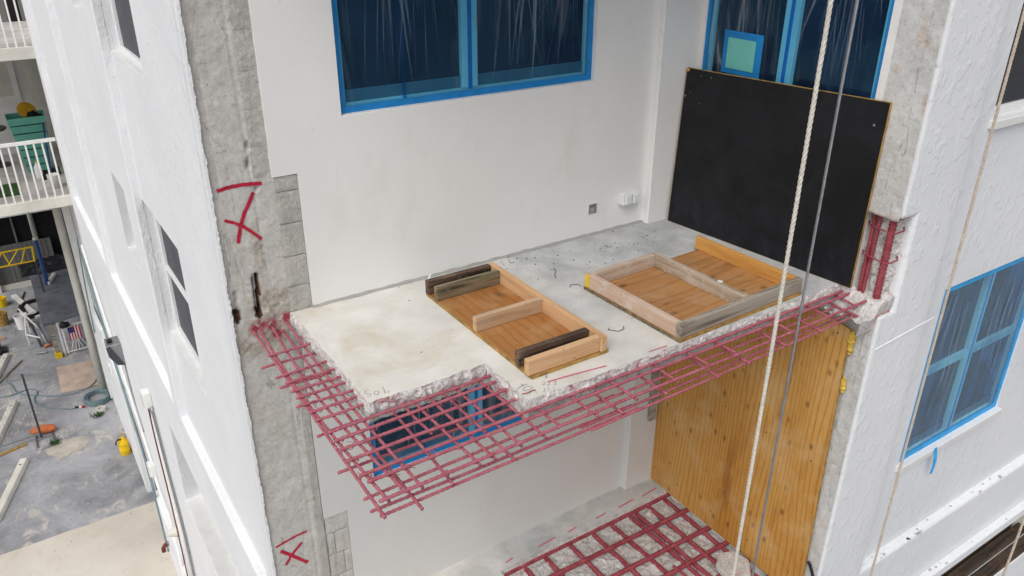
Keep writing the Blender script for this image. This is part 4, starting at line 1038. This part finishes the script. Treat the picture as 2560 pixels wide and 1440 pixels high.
for k in range(12): bx('rib', 'ribbed', Wg, -.83 + k * .115, -.80 + k * .115, 24.5, 24.52, GZ, -6.47)
bx('rail', 'cream', Wg, -.9, .6, 24.42, 24.5, GZ + .0, GZ + .14)
for x in (-.93, -.22, .28): bx('mullion', 'ribbed', Wg, x, x + .05, 24.6, 24.66, -6.45, -5.5)
bx('post', 'cream', Wg, -.99, -.87, 24.3, 24.42, GZ, -5.6)
col = MB().tube([(.665, 17.45, GZ), (.665, 17.45, -2.76)], .075, 16); col.build('column', 'cream', Wg, smooth=True)
bx('column', 'white', Wg, .75, .872, 17.0, 17.3, GZ, -2.77)
prop = thing('steel_prop', (.22, 22.0, GZ), 'pale steel prop with blue lower tube under the far balcony', 'prop')
MB().tube([(.22, 22, GZ), (.22, 22, -5.50)], .05, 12).build('lower_tube', 'bluepaint', prop, smooth=True)
MB().tube([(.22, 22, -5.50), (.22, 22, -2.78)], .036, 12).build('upper_tube', 'cream', prop, smooth=True)
MB().tube([(.22, 22, -5.54), (.22, 22, -5.48)], .06, 12).build('collar', 'cream', prop, smooth=True)
def railing(zf, label, group):
    r = thing('balcony_railing', (-2, WY + .03, zf), label, 'railing', group)
    MB().box(-2.6, .855, WY + .01, WY + .06, zf + .97, zf + 1.03).build('top_rail', 'white', r, bevel=.005)
    me = None
    for k in range(28):
        x = .76 - k * .125
        if me is None:
            o = MB().obox((0, 0, 0), (0, 0, .97), (.028, 0, 0), (0, .02, 0)).build('baluster', 'white'); me = o.data; o.parent = r; o.location = (x + 2, 0, 0)
        else:
            o = bpy.data.objects.new('baluster', me); COL.objects.link(o); o.parent = r; o.location = (x + 2, 0, 0)
    return r
railing(0.0, 'upper white balcony railing before the dark screen at top left', 'balcony railings of the far wing')
railing(-2.55, 'lower white balcony railing in front of the teal slatted bin', 'balcony railings of the far wing')
# teal bin
zf = -2.545
tb = thing('slatted_bin', (.56, 17.4, zf), 'tall tapered teal slatted bin on the far balcony', 'bin')
def trap(t): # half widths at height t
    return .19 + .13 * t, .16 + .10 * t
cx, cy, HB = .56, 17.4, 1.08
for k in range(7):
    a, b = k / 7 + .008, (k + 1) / 7 - .012
    (w0, d0), (w1, d1) = trap(a), trap(b); z0, z1 = zf + HB * a, zf + HB * b
    for sx, nm in ((0, 0), (1, 0), (2, 0), (3, 0)):
        if sx == 0: q = [(cx - w0, cy - d0, z0), (cx + w0, cy - d0, z0), (cx + w1, cy - d1, z1), (cx - w1, cy - d1, z1)]; t = (0, .018, 0)
        elif sx == 1: q = [(cx - w0, cy + d0, z0), (cx + w0, cy + d0, z0), (cx + w1, cy + d1, z1), (cx - w1, cy + d1, z1)]; t = (0, -.018, 0)
        elif sx == 2: q = [(cx - w0, cy - d0 + .019, z0), (cx - w0, cy + d0 - .019, z0), (cx - w1, cy + d1 - .019, z1), (cx - w1, cy - d1 + .019, z1)]; t = (.018, 0, 0)
        else: q = [(cx + w0, cy - d0 + .019, z0), (cx + w0, cy + d0 - .019, z0), (cx + w1, cy + d1 - .019, z1), (cx + w1, cy - d1 + .019, z1)]; t = (-.018, 0, 0)
        MB().plate(q, t).build('slat', 'teal', tb)
w1, d1 = trap(.9); MB().box(cx - .17, cx + .17, cy - .14, cy + .14, zf + .02, zf + HB * .86).build('liner', 'dark', tb)
yo = MB(); yo.lathe((0, 0, 0), [(.02, 0), (.12, .002), (.16, .012), (.16, .02), (.12, .032), (.02, .034)], 20)
M4 = Matrix.Translation((.60, 17.42, zf + 1.14)) @ Matrix.Rotation(R(55), 4, 'X') @ Matrix.Rotation(R(14), 4, 'Y')
yo.v = [tuple(M4 @ Vector(p)) for p in yo.v]
tag(yo.build('lid', 'mustard', smooth=True), 'mustard yellow round lid standing in the teal bin', 'lid')
bl = MB(); blob(bl, (.68, 17.33, zf + .99), .12, 4, 1.2); tag(bl.build('dark_cushion', 'dark', smooth=True), 'dark brown round cushion stuffed in the teal bin', 'cushion')
mat_ = bx('turf_mat', 'turf', None, -.75, .14, 15.95, 16.66, zf, zf + .025); tag(mat_, 'green artificial turf mat on the far balcony floor', 'mat')
bk = MB().lathe((.70, 16.05, zf), [(.09, 0), (.105, .24), (.11, .25), (.10, .25), (.085, .02)], 16).build('bucket', 'white', smooth=True); tag(bk, 'white bucket by the post of the far balcony', 'bucket')
sp = thing('spray_bottle', (.56, 16.85, zf), 'white spray bottle beside the teal bin', 'bottle')
MB().lathe((.52, 16.8, zf), [(.06, 0), (.065, .02), (.065, .22), (.03, .28), (.022, .31)], 14).build('body', 'white', sp, smooth=True); bx('trigger', 'foam', sp, .50, .56, 16.77, 16.80, zf + .30, zf + .34)
dp = thing('dustpan', (.66, 16.7, zf), 'black dustpan with blue handle leaning on the far balcony wall', 'dustpan')
MB().plate([(.55, 16.62, zf), (.80, 16.62, zf), (.82, 16.85, zf + .10), (.58, 16.85, zf + .10)], (0, .03, .02)).build('pan', 'blackrub', dp)
MB().tube([(.72, 16.84, zf + .1), (.80, 17.1, zf + .95)], .016, 8).build('handle', 'bluepaint', dp)
br_ = thing('broom', (.80, 16.9, zf), 'broom with pale handle behind the dustpan', 'broom')
MB().tube([(.78, 16.92, zf + .12), (.86, 17.2, zf + 1.1)], .012, 8).build('handle', 'steel', br_); bx('head', 'darksteel', br_, .68, .88, 16.88, 16.96, zf, zf + .13)
tbk = thing('side_table', (-.1, 18.2, zf), 'dark round side table behind the teal bin', 'table')
MB().lathe((-.05, 18.1, zf), [(.26, .70), (.27, .71), (.27, .735), (.0, .74)], 20).build('top', 'darksteel', tbk); MB().tube([(-.05, 18.1, zf), (-.05, 18.1, zf + .70)], .03, 8).build('pedestal', 'darksteel', tbk); MB().lathe((-.05, 18.1, zf), [(.2, 0), (.2, .02), (.03, .04)], 16).build('foot', 'darksteel', tbk)
# scaffold frame
ys = thing('scaffold_frame', (-.4, 21.5, GZ), 'yellow triangulated scaffold frame under the far wing', 'scaffold')
zt, zb = -5.53, -5.89
MB().tube([(-1.6, 21.5, zt), (.13, 21.5, zt)], .021, 8).build('top_chord', 'yellow', ys); MB().tube([(-1.6, 21.5, zb), (.09, 21.5, zb)], .021, 8).build('bottom_chord', 'yellow', ys)
MB().tube([(.11, 21.5, zt + .02), (.08, 21.5, zb - .02)], .021, 8).build('end_post', 'yellow', ys)
for a, b in (((-.05), (-.2)), ((-.2), (-.48)), ((-.52), (-.44)), ((-.54), (-.78)), ((-.82), (-1.0)), ((-1.05), (-1.3))): MB().tube([(a, 21.5, zt), (b, 21.5, zb)], .016, 8).build('brace', 'yellow', ys)
MB().tube([(-1.5, 21.5, GZ), (-1.5, 21.5, zt)], .024, 8).build('leg', 'yellow', ys)
MB().tube([(.09, 21.5, GZ), (.09, 21.5, zb)], .018, 8).build('leg', 'darksteel', ys)
# plywood canopy over a gate
DZ = -6.80
dk = thing('plywood_canopy', (.3, 21, GZ), 'grey weathered plywood canopy propped on posts in the courtyard', 'canopy')
MB().plate([(-.125, 19.55, DZ), (.745, 19.76, DZ), (.80, 23.0, DZ), (-.12, 22.95, DZ)], (0, 0, .03)).build('sheet', 'deck', dk)
MB().obox((.02, 19.62, GZ + .12), (.02, 19.64, DZ), (.09, 0, 0), (0, .05, 0)).build('post', 'grey_wood', dk)
bx('post_base', 'yellow', dk, -.05, .10, 19.55, 19.72, GZ, GZ + .14, bevel=.01)
for x, y in ((-.05, 22.85), (.7, 22.85)): bx('post', 'grey_wood', dk, x, x + .07, y, y + .07, GZ, DZ)
wb = MB().obox((.23, 21.95, DZ + .065), (.43, 22.5, DZ + .065), (.07, -.025, 0), (0, 0, .07)).build('wood_block', 'cream'); tag(wb, 'short pale timber offcut lying on the grey canopy', 'timber')
tp = MB(); nn = 26
for j in range(nn + 1):
    for i in range(nn + 1):
        u, v = i / nn, j / nn; x = -.28 + 1.15 * u + .08 * N(v * 3, 0, 2); y = 22.75 + 1.0 * v + .1 * N(u * 3, 1, 0)
        e = min(1, 4 * min(u, v, 1 - u, 1 - v))
        tp.v.append((x, y, DZ + .032 + e * (.13 + .16 * abs(N(x, y, 0, 3.3)) + .09 * N(x, y, 3, 7))))
tp.f = [(j * (nn + 1) + i, j * (nn + 1) + i + 1, (j + 1) * (nn + 1) + i + 1, (j + 1) * (nn + 1) + i) for j in range(nn) for i in range(nn)]
tag(tp.build('tarp_heap', 'tarp'), 'crumpled black tarp heaped on the far end of the canopy', 'tarp')
gt = thing('gate', (.5, 19.66, GZ), 'white ornamental steel gate under the grey canopy', 'gate')
for a in ((.21, 19.66, GZ + .03, .25, GZ + .80), (.76, 19.66, GZ + .03, .79, GZ + .80)): bx('stile', 'white', gt, a[0], a[3], 19.645, 19.675, GZ + .02, GZ + .80)
for z in (GZ + .05, GZ + .74): bx('rail', 'white', gt, .25, .76, 19.648, 19.672, z, z + .025)
for x0, xm, x1 in ((.33, .38, .42), (.42, .44, .48), (.49, .49, .50), (.56, .52, .51), (.66, .60, .57)):
    MB().tube([(x0, 19.66, GZ + .07), (x0, 19.66, GZ + .14), (xm, 19.66, GZ + .26), (x1, 19.66, GZ + .38), (x1, 19.66, GZ + .75)], .010, 6).build('scroll_bar', 'white', gt, smooth=True)
bx('stile', 'white', gt, .14, .18, 19.63, 19.67, GZ, DZ - .005)
fg = thing('flag', (.47, 19.62, GZ + .4), 'small striped flag with blue corner hanging on the white gate', 'flag')
fx0, fx1, fz0, fz1 = .34, .60, GZ + .36, GZ + .70
for k in range(9):
    a = fx0 + (fx1 - fx0) * k / 9; b = fx0 + (fx1 - fx0) * (k + 1) / 9
    top = fz1 - .15 if k < 4 else fz1
    MB().box(a, b, 19.622, 19.628, fz0, top).build('stripe', 'flag_r' if k % 2 == 0 else 'flag_w', fg)
MB().box(fx0, fx0 + (fx1 - fx0) * 4 / 9, 19.621, 19.628, fz1 - .149, fz1).build('canton', 'flag_b', fg)
cl = MB(); blob(cl, (.31, 19.60, DZ - .09), .085, 9, 1.4); tag(cl.build('black_glove', 'tarp', smooth=True), 'black rag stuffed above the flag', 'rag')
MB()
# buckets
def bucket(x, y, mat, label, h=.34, r=.145, inner='dark'):
    b = thing('bucket', (x, y, GZ), label, 'bucket', 'buckets in the courtyard')
    MB().lathe((x, y, GZ), [(r * .86, 0), (r, h - .03), (r * 1.05, h - .03), (r * 1.05, h), (r * .94, h), (r * .82, .06), (0, .06)], 20).build('body', mat, b, smooth=False)
    MB().tube([(x + r * math.cos(t), y - r * math.sin(t) * .9, GZ + h - .02 - .12 * math.sin(t)) for t in [k * math.pi / 10 for k in range(11)]], .004, 5).build('handle', 'steel', b)
bucket(-.56, 21.75, 'white', 'white plastic bucket standing on the courtyard asphalt', .36, .15)
bucket(-.97, 22.2, 'ply_edge', 'rusty brown bucket left of the white one')
bucket(-.93, 23.4, 'yellow', 'yellow bucket near the ribbed wall', .25, .14)
# parking stops
for k, (x0, y0, x1, y1, lb) in enumerate(((-1.62, 13.95, -1.03, 15.6, 'nearest pale concrete parking stop on the left'), (-1.60, 16.1, -1.03, 17.98, 'middle concrete parking stop behind the mesh fence'), (-1.55, 18.45, -1.02, 20.32, 'farthest pale concrete parking stop on the left'))):
    p, q = Vector((x0, y0, GZ)), Vector((x1, y1, GZ)); d = (q - p).normalized(); nrm = Vector((-d.y, d.x, 0))
    st = MB(); prof = [(-.085, 0), (.085, 0), (.06, .10), (-.06, .10)]
    vs = [a + nrm * u + Vector((0, 0, h)) for a in (p, q) for u, h in prof]
    st.add(vs, [(0, 1, 2, 3), (7, 6, 5, 4)] + [(i, (i + 1) % 4, 4 + (i + 1) % 4, 4 + i) for i in range(4)])
    root = thing('parking_stop', tuple(p), lb, 'parking stop', 'concrete parking stops')
    st.build('block_body', 'cream', root, bevel=.012)
    for t in (.12, .88):
        c = p.lerp(q, t); MB().tube([c + Vector((0, 0, .099)), c + Vector((0, 0, .104))], .02, 8).build('pin', 'brick_red', root)
# mesh fence panel
fn = thing('mesh_fence', (-.67, 16.25, GZ), 'grey steel mesh fence panel on tube feet in the courtyard', 'fence')
ZF = -6.21; MB().tube([(-.67, 16.25, GZ + .02), (-.67, 16.25, ZF + .05)], .021, 8).build('upright', 'darksteel', fn)
MB().tube([(-.67, 16.25, ZF - .04), (-2.9, 16.05, ZF - .04)], .018, 8).build('top_tube', 'steel', fn); MB().tube([(-.67, 16.25, GZ + .13), (-2.9, 16.05, GZ + .13)], .018, 8).build('bottom_tube', 'steel', fn)
mb = MB()
for k in range(1, 37): mb.tube([(-.67 - k * .06, 16.25 - k * .0054, GZ + .13), (-.67 - k * .06, 16.25 - k * .0054, ZF - .04)], .0028, 4)
for k in range(1, 9): mb.tube([(-.67, 16.25, GZ + .13 + k * .15), (-2.9, 16.05, GZ + .13 + k * .15)], .0022, 4)
tag(mb.build('wire_mesh', 'steel', fn), None, kind='stuff')
MB().tube([(-.76, 16.42, GZ + .02), (-.78, 15.9, GZ + .02), (-.74, 15.86, GZ + .02), (-.5, 15.86, GZ + .02), (-.46, 15.9, GZ + .02), (-.47, 16.40, GZ + .02)], .02, 8).build('foot', 'steel', fn, smooth=True)
MB().tube([(-.77, 16.22, GZ + .022), (-.46, 16.25, GZ + .022)], .018, 8).build('foot_brace', 'steel', fn)
sb = MB(); n1, n2 = 16, 14
for j in range(n1 + 1):
    t = j / n1; c = Vector((-.85 + .47 * t, 16.52 - .12 * t, GZ + .085))
    rr = .012 + .085 * math.sin(math.pi * min(1, max(0, t))) ** .28 * (1.0 if t > .22 else .72)
    for i in range(n2):
        a = 2 * math.pi * i / n2; q = rr * (1 + .12 * N(math.cos(a), math.sin(a), t * 6, 1.5))
        sb.v.append(c + Vector((.25 * q * math.cos(a), q * 1.05 * math.cos(a), q * math.sin(a) * .85)))
sb.f = [(j * n2 + i, j * n2 + (i + 1) % n2, (j + 1) * n2 + (i + 1) % n2, (j + 1) * n2 + i) for j in range(n1) for i in range(n2)] + [tuple(range(n2)), tuple(range(n1 * n2, (n1 + 1) * n2))]
tag(sb.build('sandbag', 'orange', smooth=True), 'orange sandbag weighing down the mesh fence foot', 'sandbag')
tag(MB().obox((-1.6, 16.02, GZ + .02), (-.95, 16.2, GZ + .02), (.02, -.06, 0), (0, 0, .03)).build('timber_strip', 'ply_edge'), 'thin yellowish timber strip under the mesh fence', 'timber')
def weed(x, y, r, n, k, lb):
    mb = MB(); rr = random.Random(k)
    for i in range(n):
        a = rr.random() * 6.28; L = r * rr.uniform(.4, 1); b = Vector((x + rr.gauss(0, r * .3), y + rr.gauss(0, r * .3), GZ))
        t = b + Vector((math.cos(a) * L * .7, math.sin(a) * L * .7, L * rr.uniform(.25, .8))); s = Vector((-math.sin(a), math.cos(a), 0)) * L * .16; m_ = b.lerp(t, .5) + Vector((0, 0, L * .15))
        mb.add([b, m_ + s, t, m_ - s], [(0, 1, 2, 3)])
    tag(mb.build('weed', 'leaf'), lb, 'weed', 'weeds in the courtyard')
weed(-.48, 15.92, .13, 70, 1, 'green weed tuft beside the fence foot'); weed(.42, 16.5, .13, 60, 2, 'green weed tuft around the small white pot'); weed(.74, 18.1, .10, 50, 3, 'weed growing at the base of the round column'); weed(.80, 17.0, .08, 40, 4, 'small weed against the facade by the hose coil')
tag(MB().lathe((.50, 16.62, GZ), [(.085, 0), (.085, .11), (.068, .11), (.068, .02), (0, .02)], 18).build('cleanout_pipe', 'cream'), 'short cream pipe ring by the hose coil', 'pipe')
# sheet on the ground
tag(MB().plate([(-.10, 19.1, GZ + .012), (-.13, 17.82, GZ + .012), (.72, 17.75, GZ + .012), (.70, 19.0, GZ + .012)], (0, 0, .018)).build('ground_sheet', 'pinkply'), 'pinkish plywood sheet lying on the asphalt by the gate', 'sheet')
def tubes_thing(name, mat, pts, r, lb, cat, sm=True):
    # Catmull-Rom smoothing
    P = [Vector(p) for p in pts]; o = []
    for i in range(len(P) - 1):
        p0, p1, p2, p3 = P[max(0, i - 1)], P[i], P[i + 1], P[min(len(P) - 1, i + 2)]
        for k in range(8):
            t = k / 8; o.append(.5 * ((2 * p1) + (p2 - p0) * t + (2 * p0 - 5 * p1 + 4 * p2 - p3) * t * t + (3 * p1 - p0 - 3 * p2 + p3) * t ** 3))
    o.append(P[-1]); return tag(MB().tube(o, r, 7).build(name, mat, smooth=sm), lb, cat)
hz = GZ + .018
tubes_thing('hose', 'hose', [(x, y, hz) for x, y in ((-1.9, 19.8), (-1.23, 19.261), (-1.045, 18.876), (-.968, 18.483), (-.863, 18.28), (-.573, 18.037), (-.265, 17.808))] + [(x, y, hz + .03) for x, y in ((.117, 17.65), (.351, 17.7), (.523, 17.85), (.716, 18.2))], .012, 'grey green hose running across the asphalt to the column', 'hose')
tubes_thing('hose', 'hose', [(x, y, hz) for x, y in ((-1.9, 18.4), (-1.282, 18.394), (-1.081, 18.346), (-.887, 18.409), (-.696, 18.412), (-.585, 18.277), (-.582, 18.127), (-.647, 17.982), (-.652, 17.739), (-.537, 17.504), (-.289, 17.264), (-.038, 17.069), (.066, 17.072))], .012, 'grey green hose curving to the coil end', 'hose')
hc = MB(); rr = random.Random(5); pts = []
for k in range(14 * 20):
    a = k / 20 * 2 * math.pi; t = k // 20
    pts.append((.50 + (.235 + .03 * math.sin(t * 2.1)) * math.cos(a) + .012 * math.sin(t * 3), 17.18 + (.27 + .035 * math.cos(t * 1.7)) * math.sin(a), GZ + .016 + .0065 * t + .008 * math.sin(a * 3 + t)))
tag(hc.tube(pts, .0125, 6).build('hose_coil', 'hose', smooth=True), 'coiled grey green hose on the ground by the facade', 'hose')
nz_ = thing('hose_nozzle', (.07, 17.0, GZ), 'hose coupling with red collar at the coil', 'coupling')
MB().tube([(.05, 17.07, GZ + .03), (.12, 17.03, GZ + .03)], .022, 8).build('coupling', 'blackrub', nz_); MB().tube([(.122, 17.03, GZ + .03), (.17, 17.01, GZ + .03)], .024, 8).build('collar', 'flag_w', nz_); MB().tube([(.172, 17.01, GZ + .03), (.22, 16.99, GZ + .03)], .026, 8).build('ring', 'flag_r', nz_)
# yellow safety can
sc_ = thing('safety_can', (.665, 14.83, GZ), 'yellow metal fuel can with black spout standing by the wall', 'fuel can')
MB().lathe((.665, 14.83, GZ), [(.09, 0), (.095, .01), (.095, .10), (.099, .11), (.095, .12), (.095, .24), (.099, .25), (.095, .26), (.09, .31), (.04, .345), (.035, .38), (.0, .385)], 24).build('body', 'yellow', sc_, smooth=True)
MB().tube([(.60, 14.83, GZ + .33), (.57, 14.80, GZ + .40), (.66, 14.83, GZ + .47), (.73, 14.85, GZ + .42), (.73, 14.85, GZ + .33)], .010, 6).build('handle', 'mustard', sc_, smooth=True)
MB().tube([(.64, 14.80, GZ + .37), (.58, 14.77, GZ + .39), (.54, 14.75, GZ + .36), (.535, 14.745, GZ + .30)], .013, 8).build('spout', 'blackrub', sc_, smooth=True)
# pipes with flange, white tube frame and other clutter by the canopy
pf_ = thing('pipe_stand', (-.16, 20.3, GZ), 'two grey pipes with an orange flange left of the canopy', 'pipes')
MB().tube([(-.14, 20.32, GZ + .04), (-.24, 20.9, GZ + .42)], .035, 10).build('pipe', 'steel', pf_, smooth=True); MB().tube([(-.28, 20.36, GZ + .04), (-.36, 20.9, GZ + .40)], .03, 10).build('pipe', 'darksteel', pf_, smooth=True)
MB().tube([(-.138, 20.30, GZ + .02), (-.143, 20.33, GZ + .05)], .085, 14).build('flange', 'terra', pf_)
wt = thing('tube_frame', (-.3, 20.8, GZ), 'white tube frame lying against the canopy side', 'frame')
MB().tube([(-.25, 20.4, GZ + .25), (-.52, 20.65, GZ + .3), (-.45, 21.3, GZ + .5), (-.2, 21.4, GZ + .55)], .02, 8).build('rail', 'white', wt); MB().tube([(-.52, 20.65, GZ + .3), (-.5, 20.7, GZ + .0)], .02, 8).build('leg', 'white', wt); MB().tube([(-.45, 21.3, GZ + .5), (-.43, 21.35, GZ)], .02, 8).build('leg', 'white', wt)
MB().tube([(-.55, 21.6, GZ + .6), (-.2, 20.7, GZ + .3)], .022, 8).build('slat', 'cream', wt)
tubes_thing('black_hose', 'blackrub', [(-.1, 22.3, GZ + .06), (-.4, 22.2, GZ + .06), (-.52, 22.6, GZ + .06), (-.42, 23.1, GZ + .06), (-.1, 23.2, GZ + .06)], .05, 'thick black hose loop left of the canopy', 'hose')
tag(MB().obox((-.62, 23.9, GZ + .03), (-.18, 22.1, GZ + .03), (.12, .03, 0), (0, 0, .05)).build('white_board', 'white'), 'long white board lying beside the black hose loop', 'board')
# ------------------------------------------------------------------ services on the left facade
fl_ = thing('floodlight', (.80, 12.4, -4.3), 'dark grey wall pack floodlight on the left facade', 'floodlight')
MB().plate([(.86, 12.28, -4.02), (.86, 12.28, -4.42), (.74, 12.28, -4.36), (.66, 12.28, -4.20), (.66, 12.28, -4.02)], (0, .30, 0)).build('housing', 'steel', fl_, bevel=.01)
MB().plate([(.745, 12.275, -4.37), (.655, 12.275, -4.20), (.645, 12.275, -4.05), (.70, 12.275, -4.03), (.85, 12.275, -4.40)], (0, -.012, 0)).build('end_plate', 'darksteel', fl_)
MB().tube([(.72, 12.4, -4.02), (.72, 12.4, -3.97)], .04, 10).build('photocell', 'blackrub', fl_)
def jbox(y, z, lb, x0=.76):
    j = thing('junction_box', (.81, y, z), lb, 'junction box', 'electrical boxes on the left facade')
    bx('housing', 'white', j, x0, .859, y - .08, y + .08, z, z + .22, bevel=.008); bx('cover', 'cream', j, x0 - .008, x0, y - .07, y + .07, z + .01, z + .21, bevel=.003)
jbox(9.6, -3.62, 'white junction box high on the left facade near the broken corner'); jbox(11.4, -5.95, 'grey white junction box low on the left facade'); jbox(15.0, -5.2, 'white electrical box near the far column'); jbox(15.0, -6.0, 'lower white electrical box near the far column')
CND = [('white conduit running down beside the lower window', 'white', [(.83, 9.6, -3.62), (.83, 9.55, -3.9), (.83, 9.45, -4.6), (.83, 9.4, -6.0), (.80, 9.4, GZ)], .024),
       ('grey conduit beside the white one on the left facade', 'steel', [(.835, 9.5, -3.6), (.835, 9.3, -4.4), (.835, 9.0, -5.6), (.80, 8.9, GZ)], .018),
       ('white conduit slanting from the far column down the facade', 'white', [(.83, 15.2, -3.4), (.83, 14.6, -3.9), (.83, 13.4, -4.6), (.83, 12.0, -5.4), (.83, 11.42, -5.75)], .024),
       ('white conduit rising from the low junction box', 'white', [(.82, 11.35, -5.95), (.82, 11.1, -6.1), (.82, 10.5, -6.2), (.78, 9.9, -6.6), (.78, 9.8, GZ)], .022),
       ('grey green cable bundle along the left facade', 'hose', [(.82, 15.3, -3.6), (.80, 14.8, -4.3), (.80, 13.8, -5.0), (.80, 12.4, -5.9), (.78, 11.7, -6.5), (.78, 11.6, GZ)], .022),
       ('second grey cable hanging down from the balcony to the hose', 'hose', [(.80, 15.45, -3.3), (.77, 16.2, -4.6), (.76, 17.0, -6.0), (.755, 17.32, -6.9), (.755, 17.36, GZ)], .012),
       ('reddish brown wire hanging from the high junction box', 'brick_red', [(.80, 9.55, -3.63), (.80, 9.6, -4.2), (.80, 9.5, -5.2), (.775, 9.3, -6.8), (.77, 9.2, GZ)], .009),
       ('thin grey conduit below the floodlight', 'steel', [(.85, 12.35, -4.42), (.85, 12.2, -5.0), (.85, 11.8, -5.4)], .012)]
for lb, mt, p, r_ in CND: tubes_thing('conduit', mt, p, r_, lb, 'conduit')
ws = thing('wall_lamp', (.74, 9.6, -5.9), 'cream cone shaped wall lamp beside the conduits', 'lamp')
cn = MB(); cn.lathe((0, 0, 0), [(.09, 0), (.09, .02), (.03, .16), (.0, .17)], 18); cn.v = [(.845 - p[2], 9.9 + p[0], -5.95 + p[1]) for p in cn.v]; cn.build('shade', 'cream', ws, smooth=True)
bp = MB(); bp.lathe((0, 0, 0), [(.06, 0), (.06, .015)], 14); bp.v = [(.86 - p[2], 9.9 + p[0], -5.95 + p[1]) for p in bp.v]; bp.build('base', 'white', ws)
sg = thing('pipe_elbow', (.74, 11.3, -7.3), 'rust red pipe elbow sticking out near the ground', 'pipe')
MB().tube([(.79, 11.3, -7.28), (.72, 11.28, -7.28), (.69, 11.27, -7.31), (.685, 11.265, -7.38)], .035, 10).build('elbow', 'brick_red', sg, smooth=True); MB().tube([(.785, 11.3, -7.28), (.75, 11.29, -7.28)], .045, 10).build('collar', 'steel', sg)

# more courtyard clutter
for k, (x0, y0, x1, y1, mt, lb) in enumerate(((-1.75, 21.2, -1.0, 21.35, 'pine', 'loose pine stick near the brown bucket'), (-1.3, 19.0, -.75, 19.9, 'grey_wood', 'grey timber offcut on the asphalt beside the far stop'), (-.62, 22.75, -.35, 24.0, 'darksteel', 'dark steel bar lying by the ribbed wall'))):
    tag(MB().obox((x0, y0, GZ + .025), (x1, y1, GZ + .025), (.0, .07, 0), (0, 0, .045)).build('timber_offcut', mt), lb, 'timber' if k < 2 else 'bar')
tr_ = thing('hand_truck', (-1.12, 20.7, GZ), 'dark hand truck with black wheels at the left picture edge', 'hand truck')
for y in (20.5, 20.85):
    MB().tube([(-1.16, y, GZ + .10), (-1.10, y, GZ + .10)], .10, 14).build('wheel', 'blackrub', tr_)
    MB().tube([(-1.2, y, GZ + .12), (-1.6, y, GZ + .9)], .018, 8).build('rail', 'darksteel', tr_)
MB().tube([(-1.13, 20.5, GZ + .10), (-1.13, 20.85, GZ + .10)], .014, 8).build('axle', 'steel', tr_)
bx('toe_plate', 'darksteel', tr_, -1.2, -.98, 20.53, 20.82, GZ + .02, GZ + .035)
pt = thing('pipe_tee', (-.3, 20.1, GZ), 'short grey pipe offcut lying before the orange flange', 'pipe')
MB().tube([(-.42, 20.05, GZ + .03), (-.2, 20.0, GZ + .03)], .03, 10).build('pipe', 'steel', pt)
mb = MB(); rr = random.Random(31)
for k in range(420):
    x, y = rr.uniform(-2.0, .78), rr.uniform(13.2, 24)
    if rr.random() < .5: x = rr.choice((.6, -.4, -.9)) + rr.gauss(0, .25); y = rr.choice((13.6, 15.6, 16.6, 19.3, 21.8)) + rr.gauss(0, .4)
    if x > .76: continue
    s = rr.uniform(.006, .022); a = rr.random() * 3.1
    mb.obox((x, y, GZ + s * .3), (x + s * 1.7 * math.cos(a), y + s * 1.7 * math.sin(a), GZ + s * .3), (-s * math.sin(a), s * math.cos(a), 0), (0, 0, s * .6))
tag(mb.build('ground_litter', 'patch'), 'small pale chips and litter scattered on the courtyard asphalt', 'litter', kind='stuff')
